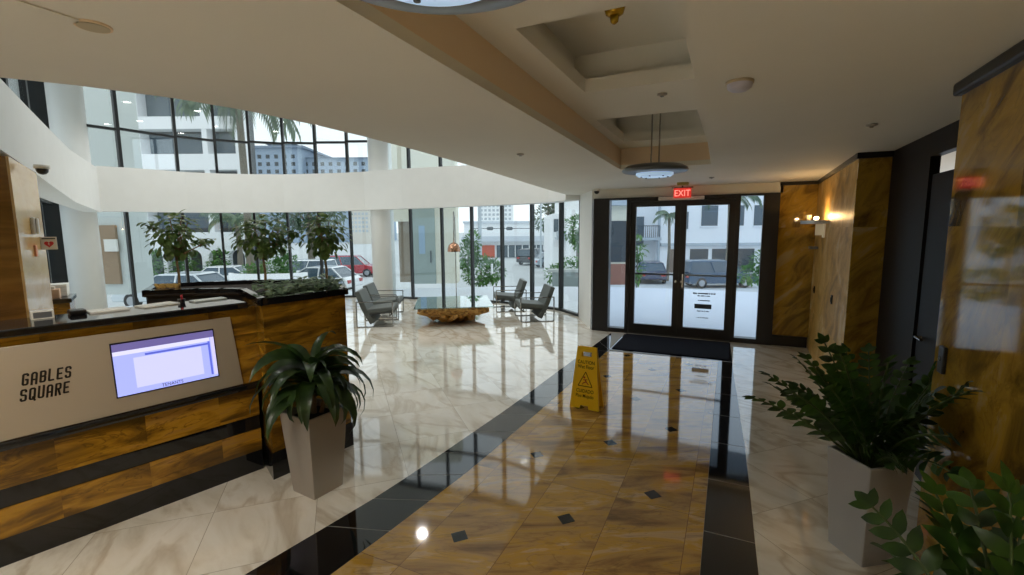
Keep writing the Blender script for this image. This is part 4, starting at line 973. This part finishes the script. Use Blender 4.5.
q = MB(); q.box(-14*m1, 22*m1, 0, 10, -1.9, z_(180)); q.box(-26*m1, -14*m1, 3, 12, -1.9, z_(212)); q.build('wall', M_bwhite, t2)
for a, e, b0, b1, y_ in ((-1, 4, 240, 222, -.05), (-1, 4, 214, 202, -.05), (-25, -20, 232, 218, 2.95)):
    q = MB(); q.box(a*m1, e*m1, y_, y_+.1, z_(b0), z_(b1)); q.build('window', M_bglass, t2)
q = MB(); q.box(-24*m1, -14*m1, 1.6, 3, z_(240), z_(238)); q.box(-24*m1, -14*m1, 1.6, 1.66, z_(238), z_(231)); q.build('balcony', M_bgrey, t2)
# -- cream wall with grey door and noticeboard just outside the lounge glass
v = 16; m1 = v/F
cw = bld('cream_annex', 'cream rendered annex wall with a grey door just outside the lounge glazing', 426, v, 'building'); z_ = lambda py: ZP(py, v, 426)
q = MB(); q.box(-14*m1, 31*m1, 0, .8, -.02, 6.5); q.build('wall', M_bcream, cw)
q = MB(); q.box(-12*m1, 10*m1, -.05, .0, -.02, 2.9); dd = q.build('door', plain('sage_door', srgb(150, 164, 158), .5), cw)
q = MB(); q.box(-6*m1, 0*m1, -.06, -.05, 1.0, 1.95); q.build('notice', plain('notice_blue', srgb(150, 176, 200), .6), dd)
q = MB(); q.box(5*m1, 6*m1, -.1, -.05, .7, 1.1); q.build('handle', M_bdark, dd)
q = MB(); q.box(-32*m1, -14*m1, .1, .8, 2.1, 6.5); q.build('lintel', M_bcream, cw)
q = MB(); q.box(-30*m1, -14*m1, .5, .7, -.02, 2.1); q.build('brown_gate', plain('brown_gate', srgb(150, 136, 118), .7), cw)
v = 12; m1 = v/F
lw = bld('annex_wall', 'pale outer wall with a brown panel imitating a reflection beyond the leftmost glazing', 106, v+1.5); z_ = lambda py: ZP(py, v, 106)
q = MB(); q.box(-26*m1, 16*m1, .2, 1.2, -.02, 7); q.build('wall', plain('sage_wall', srgb(196, 202, 198), .8), lw)
q = MB(); q.box(-10*m1, 10*m1, .12, .2, .3, 2.0); q.build('reflection_panel', plain('brown_reflection', srgb(150, 128, 104), .7), lw)  # brown panel painted in for a reflection in the leftmost glass
q = MB(); q.box(-2*m1, 12*m1, .06, .12, 1.25, 1.6); q.build('wall_sign', M_plasticw, lw)
# -- vegetation
def foliage(q, blobs, n_, ls, r):
    tot = sum(b_[3]*b_[4] for b_ in blobs)
    for bx, by, bz, rr, rh in blobs:
        for i in range(int(n_*rr*rh/tot)):
            while True:
                p = V3((r.uniform(-1, 1), r.uniform(-1, 1), r.uniform(-1, 1)))
                if .4 < p.length < 1: break
            q.leaf((bx+p.x*rr, by+p.y*rr, bz+p.z*rh), p+V3((r.uniform(-.6, .6), r.uniform(-.6, .6), r.uniform(-.4, .6))), (r.uniform(-.4, .4), r.uniform(-.4, .4), 1), ls*r.uniform(.7, 1.3), ls*.6, .4, n=2)
def tree(nm, label, px, v, base, blobs, n_, ls, m, seed, trunk=.2, group=None, cat='tree'):
    p = far(U(px, v), v, base); t = thing(nm, label, cat, p, YAW, group); r = random.Random(seed)
    q = MB(); top = max(b_[2] for b_ in blobs); q.tube([(0, 0, -.05), (.05, 0, top*.5), (0, 0, top*.9)], [trunk, trunk*.8, trunk*.4])
    for b_ in blobs: q.tube([(0, 0, top*.5), (b_[0], b_[1], b_[2])], [trunk*.5, trunk*.15], 6)
    q.build('trunk', M_greybark, t); q = MB(); foliage(q, blobs, n_, ls, r); q.build('crown', m, t)
tree('street_tree', 'broad green street tree behind the middle fig tree', 312, 56, -1.87, [(-1.5, 0, 6.2, 2.6, 2.2), (2, 0, 6.4, 2.6, 2.3), (0, 0, 8, 2.6, 1.8), (-3.4, 1, 5.2, 2.0, 1.6)], 1800, .6, M_tree, 1, .45)
tree('street_tree', 'dark rounded street tree by the white townhouse', 548, 44, -1.8, [(0, 0, 4.6, 1.5, 1.2), (1.1, 0, 5.2, 1.3, 1.1), (.8, 0, 6.6, 1.2, 1.0), (1.6, 0, 7.6, 1.0, .8)], 1500, .35, M_tree, 2, .15)
tree('street_tree', 'small tree in front of the tall white townhouse', 577, 24, -1.2, [(0, 0, 3.0, .6, .7), (.3, 0, 2.4, .6, .5)], 700, .22, M_hedge, 3, .08)
def shrub(label, px, v, base, blobs, n_, ls, m, seed, nm='shrub', group=None):
    p = far(U(px, v), v, base); t = thing(nm, label, 'shrub', p, YAW, group); r = random.Random(seed)
    q = MB(); [q.tube([(b_[0], b_[1], 0), (b_[0], b_[1], b_[2])], .03, 6) for b_ in blobs]; q.build('stem', M_greybark, t)
    q = MB(); foliage(q, blobs, n_, ls, r); q.build('leaves', m, t)
shrub('bright green bush standing behind the driftwood table', 481, 18.6, -.3, [(0, 0, .5, .8, .6), (-.5, 0, 1.1, .45, .6), (.45, .2, .4, .5, .45), (-.3, 0, 1.6, .3, .45)], 1900, .15, M_hedge, 5)
shrub('green hedge beside the concrete bench outside', 573, 20, -.6, [(0, 0, .7, .8, .5), (.9, 0, .6, .7, .5), (-.7, 0, .5, .5, .4)], 1100, .16, M_hedge, 6)
shrub('low green bush beyond the right sidelight pane', 752, 20, -.6, [(0, 0, .4, .6, .4), (.6, 0, .9, .6, .6)], 800, .16, M_hedge, 7)
shrub('tall green bush left of the blue car beyond the doors', 634, 26, -1.5, [(0, 0, 1.2, .5, 1.0), (.2, 0, 2.2, .4, .7)], 200, .3, M_hedge, 9)
for i, px in enumerate((150, 184, 217)):
    shrub(['clipped green hedge in the leftmost arcade bay', 'clipped green hedge in the middle arcade bay', 'clipped green hedge in the right arcade bay'][i], px, 37.5, -1.87, [(0, 0, .7, .95, .7), (.3, 0, 1.5, .7, .7)], 420, .3, M_hedge, 20+i, group='arcade hedges')
def frond(q, p, an, el, L, droop, r, ls):
    c_ = V3(p); e = el; n_ = 10
    pts = []
    for i in range(n_+1):
        pts.append(c_.copy()); e = el-droop*i/n_; c_ = c_+V3((math.cos(an)*math.cos(e), math.sin(an)*math.cos(e), math.sin(e)))*L/n_
    q.tube(pts, .03, 5)
    for i in range(1, n_):
        for k_ in range(2):
            pos = pts[i].lerp(pts[i+1], k_*.5); d_ = (pts[i+1]-pts[i]).normalized(); s_ = V3((-math.sin(an), math.cos(an), 0))
            for sg in (-1, 1): q.leaf(pos, s_*sg+d_*.6-V3((0, 0, .55)), (0, 0, 1), ls, ls*.14, .5, n=2)
def palm(label, px, v, base, h, nf, L, seed, group=None, trunk=.2):
    p = far(U(px, v), v, base); t = thing('palm_tree', label, 'palm tree', p, YAW, group); r = random.Random(seed)
    q = MB(); q.tube([(0, 0, -.1), (.08, 0, h*.5), (0, 0, h)], [trunk*1.2, trunk, trunk*.9], 10); q.build('trunk', M_greybark, t)
    for i in range(nf):
        q = MB(); an = 2*PI*i/nf+r.uniform(-.2, .2); frond(q, (0, 0, h), an, r.uniform(.2, .9), L*r.uniform(.85, 1.1), r.uniform(1.3, 2.0), r, L*.28); q.build('frond', M_palm, t)
palm('tall palm with drooping fronds seen through the upper glazing', 250, 27.5, -1.7, 11.3, 30, 4.2, 41)
if False: palm('leaning palm seen through the upper glazing left of the tall palm', 214, 28, -1.8, 9.4, 16, 2.8, 42)
palm('short palm rising between the parked cars and the arcade', 240, 37, -1.87, 4.6, 14, 2.6, 43)
palm('small palm in front of the townhouse beyond the left door', 668, 33, -1.87, 4.6, 12, 1.2, 44, trunk=.1)
palm('small palm in front of the townhouse beyond the right door', 727, 33, -1.87, 6.0, 14, 2.2, 45, trunk=.12)
# planter kerb, bench, poles
v = 24; m1 = v/F
kp = bld('kerb_planter', 'low curved white planter of green shrubs outside the fig trees', 268, v, 'planter')
q = MB(); q.smooth = True
A = [(-2.0*math.cos(PI*i/14), -.9*math.sin(PI*i/14)) for i in range(15)]; B = [(x*.9, y*.85) for x, y in A]
q.strip(A, B, -1.5, -.30); q.build('kerb_wall', M_bwhite, kp)
q = MB(); r = random.Random(8); foliage(q, [(0, .2, -.1, .9, .35), (.9, .2, .1, .6, .5), (-.8, .2, -.2, .7, .3), (.5, .4, .5, .4, .5)], 1300, .18, r); q.build('planting', M_hedge, kp)
cbn = bld('concrete_bench', 'long grey concrete bench outside the right end of the glazing', 566, 17, 'bench')
q = MB(); q.box(-.62, .9, 0, .5, .36, .46); q.build('seat', plain('bench_concrete', srgb(176, 180, 176), .8), cbn)
q = MB(); q.box(-.45, .9, .05, .45, -.2, .36); q.build('base', plain('bench_base', srgb(140, 150, 148), .8), cbn)
cbn.location.z = -.12
def post(nm, lab, px, v, y0, y1, rad, m, cat='pole'):
    p = far(U(px, v), v, 0); z0_, z1_ = ZP(y0, v, px), ZP(y1, v, px); q = MB(); q.tube([(0, 0, z0_), (0, 0, z1_)], rad, 10)
    return tag(q.build(nm, m, loc=p), lab, cat)
post('utility_pole', 'blue-grey utility pole in front of the orange doorway', 480.5, 40, 270, 196, .16, M_bgrey)
post('utility_pole', 'thin street lamp pole near the parked cars right of the retail front', 541, 36, 268, 198, .07, M_bgrey)
post('bollard', 'short white post beside the bright green bush', 492, 17, 274, 264, .04, M_bwhite, 'bollard')
tr = thing('traffic_signal_wire', 'overhead cable carrying two dark traffic signals across the street', 'traffic signal', (0, 0, 0))
v = 42; a_, b_ = at(470, 228.5, v), at(600, 226, v)
q = MB(); q.tube([a_, (a_+b_)/2-V3((0, 0, .1)), b_], .03, 6); q.build('cable', M_bdark, tr)
for px in (490, 509.5):
    c_ = at(px, 228.5, v); q = MB(); q.smooth = True; q.tube([c_-right0*.3, c_-right0*.2, c_+right0*.2, c_+right0*.3], [.08, .16, .16, .08], 10); q.build('signal_head', M_bdark, tr)
# cars
M_tire = plain('tyre', srgb(34, 36, 40), .7); M_cglass = plain('car_glass', srgb(70, 88, 102), .1)
M_hub = plain('wheel_hub', srgb(170, 174, 180), .3, .6)
def car(label, px, v, heading, col, suv=False, base=None, s=1.0):
    p = far(U(px, v), v, gz(v) if base is None else base); t = thing('car', label, 'car', p, YAW+heading, 'parked cars')
    m = plain('car_paint', col, .25, .1, coat=.5); L, Wd = 4.5*s, 1.8*s; hh = (1.68 if suv else 1.42)*s; sh = (.98 if suv else .86)*s
    lower = [(-L/2, .35), (-L/2+.08, sh-.12), (-L/2+.3, sh), (L/2-1.2, sh), (L/2-.15, sh-.2), (L/2, .5), (L/2-.05, .28), (-L/2+.1, .28)]
    q = MB(); q.loft([[(x, y*k2, z) for x, z in lower] for y, k2 in ((-Wd/2, 1), (-Wd/2+.08, 1), (Wd/2-.08, 1), (Wd/2, 1))]); q.build('body', m, t, bevel=.06, bseg=3)
    rx0, rx1 = (-L/2+.25, L/2-1.75) if suv else (-L/2+1.0, L/2-1.9); fx0, fx1 = (-L/2+.1, L/2-1.05) if suv else (-L/2+.35, L/2-1.1)
    ring = lambda k_, z, a, b2: [(a, -Wd/2*k_, z), (b2, -Wd/2*k_, z), (b2, Wd/2*k_, z), (a, Wd/2*k_, z)]
    q = MB(); q.loft([ring(.95, sh-.02, fx0, fx1), ring(.76, hh-.06, rx0, rx1)]); q.build('cabin_glass', M_cglass, t)
    q = MB(); q.loft([ring(.77, hh-.06, rx0-.05, rx1+.05), ring(.70, hh, rx0+.1, rx1-.15)]);
    for y in (-1, 1):
        for a, b2 in ((fx0, rx0), ((fx0+fx1)/2-.1, (rx0+rx1)/2-.05), (fx1, rx1)): q.bar((a, y*Wd/2*.955, sh-.02), (b2, y*Wd/2*.775, hh-.05), .07, .05)
    q.build('roof', m, t)
    for x in (-L/2+.85, L/2-.9):
        for y in (-1, 1):
            M_ = Matrix.Translation((x, y*(Wd/2-.1), .33)) @ Matrix.Rotation(PI/2, 4, 'X')
            q = MB(); q.smooth = True; q.lathe([(.2, -.11), (.32, -.11), (.335, -.06), (.335, .06), (.32, .11), (.2, .11)], 20, M_); w_ = q.build('wheel', M_tire, t)
            q = MB(); q.lathe([(.19, -.115), (.19, .115)], 14, M_); q.build('hub', M_hub, w_)
    for y in (-1, 1):
        q = MB(); q.box(L/2-.22, L/2-.02, y*.62-.16, y*.62+.16, sh-.30, sh-.18); q.build('headlight', M_bwhite, t)
        q = MB(); q.box(-L/2-.005, -L/2+.1, y*.65-.14, y*.65+.14, sh-.32, sh-.14); q.build('tail_light', plain('tail_red', srgb(170, 30, 30), .3), t)
car('white sedan parked in front of the arcade left of the kerb planter', 232, 31, math.radians(8), srgb(232, 234, 236), False, -1.87)
car('white SUV parked behind the right fig tree', 303, 33, math.radians(175), srgb(236, 238, 240), True, -1.87)
car('white sedan partly hidden behind the white SUV', 318, 26.5, math.radians(170), srgb(216, 220, 224), False, -1.6)
car('silver car closest to the glazing on the far left', 176, 20, math.radians(178), srgb(206, 214, 220), False, -1.35)
car('red SUV parked left of the round column', 352, 38, math.radians(4), srgb(170, 34, 48), True, -1.87)
car('dark SUV waiting on the street by the retail front', 534, 50, math.radians(60), srgb(44, 48, 56), True, -1.87)
car('silver sedan on the street behind the traffic pole', 555, 46, math.radians(20), srgb(150, 164, 178), False, -1.87)
car('blue car stopped right outside the entrance doors', 718, 29.5, math.radians(4), srgb(52, 84, 112), True, -1.87)
car('dark blue car parked beside the bush beyond the left door', 650, 33, math.radians(80), srgb(46, 60, 90), False, -1.87)
# entrance canopy outside
k = MB(); k.box(-2.1, 1.2, 8.5, 9.9, 2.62, 2.9)
struct(k.build('trim_4', M_bgrey))

# ------------------------------------------------------------------ light
W = bpy.data.worlds.new('world'); bpy.context.scene.world = W; W.use_nodes = True; nt = W.node_tree
bg = nt.nodes['Background']; tc = nt.nodes.new('ShaderNodeTexCoord'); n1 = nt.nodes.new('ShaderNodeTexNoise'); n1.inputs['Scale'].default_value = 2.2; n1.inputs['Detail'].default_value = 5
cr = nt.nodes.new('ShaderNodeValToRGB'); cr.color_ramp.elements[0].color = (.80, .90, 1.0, 1); cr.color_ramp.elements[1].color = (1.0, 1.0, 1.0, 1); cr.color_ramp.elements[0].position = .35; cr.color_ramp.elements[1].position = .6
nt.links.new(tc.outputs['Generated'], n1.inputs['Vector']); nt.links.new(n1.outputs['Fac'], cr.inputs['Fac']); nt.links.new(cr.outputs['Color'], bg.inputs['Color']); bg.inputs['Strength'].default_value = 1.2
def lamp(kind, loc, e, col, size=.1, spot=None, rot=None, nm='lamp'):
    l = bpy.data.lights.new(nm, kind); l.energy = e; l.color = col
    if kind == 'AREA': l.shape = 'DISK'; l.size = size
    else: l.shadow_soft_size = size
    if spot: l.spot_size = spot; l.spot_blend = .6
    o = bpy.data.objects.new(nm, l); C.objects.link(o); o.location = loc
    if rot: o.rotation_euler = rot
    return o
for x, y in ATR: lamp('SPOT', (x, y, 5.27), 90, (1, .97, .93), .1, math.radians(130))
lamp('POINT', (.97, 7.1, 1.93), 14, (1, .62, .26), .02)
lamp('POINT', (.99, 7.1, 1.82), 1.2, (1, .75, .45), .015)
# ceiling downlights; those behind camera and desk are unseen, added to brighten the ceiling
for x, y, lab, e in [(-2.35, .45, 'lit ceiling downlight over the front of the reception desk', 58), (.45, .5, 'lit ceiling downlight over the right planter side', 24), (-2.9, -.7, 'lit ceiling downlight over the near end of the reception desk', 40), (.42, -1.3, 'added unseen fill downlight behind the camera near the right wall', 110), (-1.7, -1.6, 'added unseen fill downlight behind the camera over the runner', 150), (-4.6, -1.9, 'added unseen fill downlight furthest behind the reception desk', 60)]:
    t = thing('downlight', lab, 'downlight', (x, y, HC), 0, None)
    q = MB(); q.lathe([(.07, 0), (.07, -.01), (.05, -.01), (.05, -.004)], 24, cap=False); q.build('trim_ring', M_plasticw, t)
    q = MB(); q.lathe([(.0, -.005), (.05, -.005)], 24, cap=False); q.build('lens', M_lampwarm, t)
    aim = {-2.35: (-3.42, 1.45, .95), -2.9: (-3.6, .7, .8)}.get(x)
    rot = (V3((x, y, HC-.02))-V3(aim)).to_track_quat('Z', 'Y').to_euler() if aim else None
    lamp('SPOT', (x, y, HC-.02), e, (1, .92, .80), .05, math.radians(80 if aim else 130), rot)
sc_ = bpy.context.scene
sc_.view_settings.view_transform = 'Standard'; sc_.view_settings.look = 'None'; sc_.view_settings.gamma = 1; sc_.view_settings.use_curve_mapping = False
sc_.view_settings.exposure = .3
sc_.cycles.use_denoising = True; sc_.cycles.max_bounces = 10; sc_.cycles.diffuse_bounces = 4; sc_.cycles.glossy_bounces = 5; sc_.cycles.transparent_max_bounces = 16
sc_.cycles.sample_clamp_indirect = 6; sc_.cycles.caustics_reflective = True; sc_.cycles.blur_glossy = .6
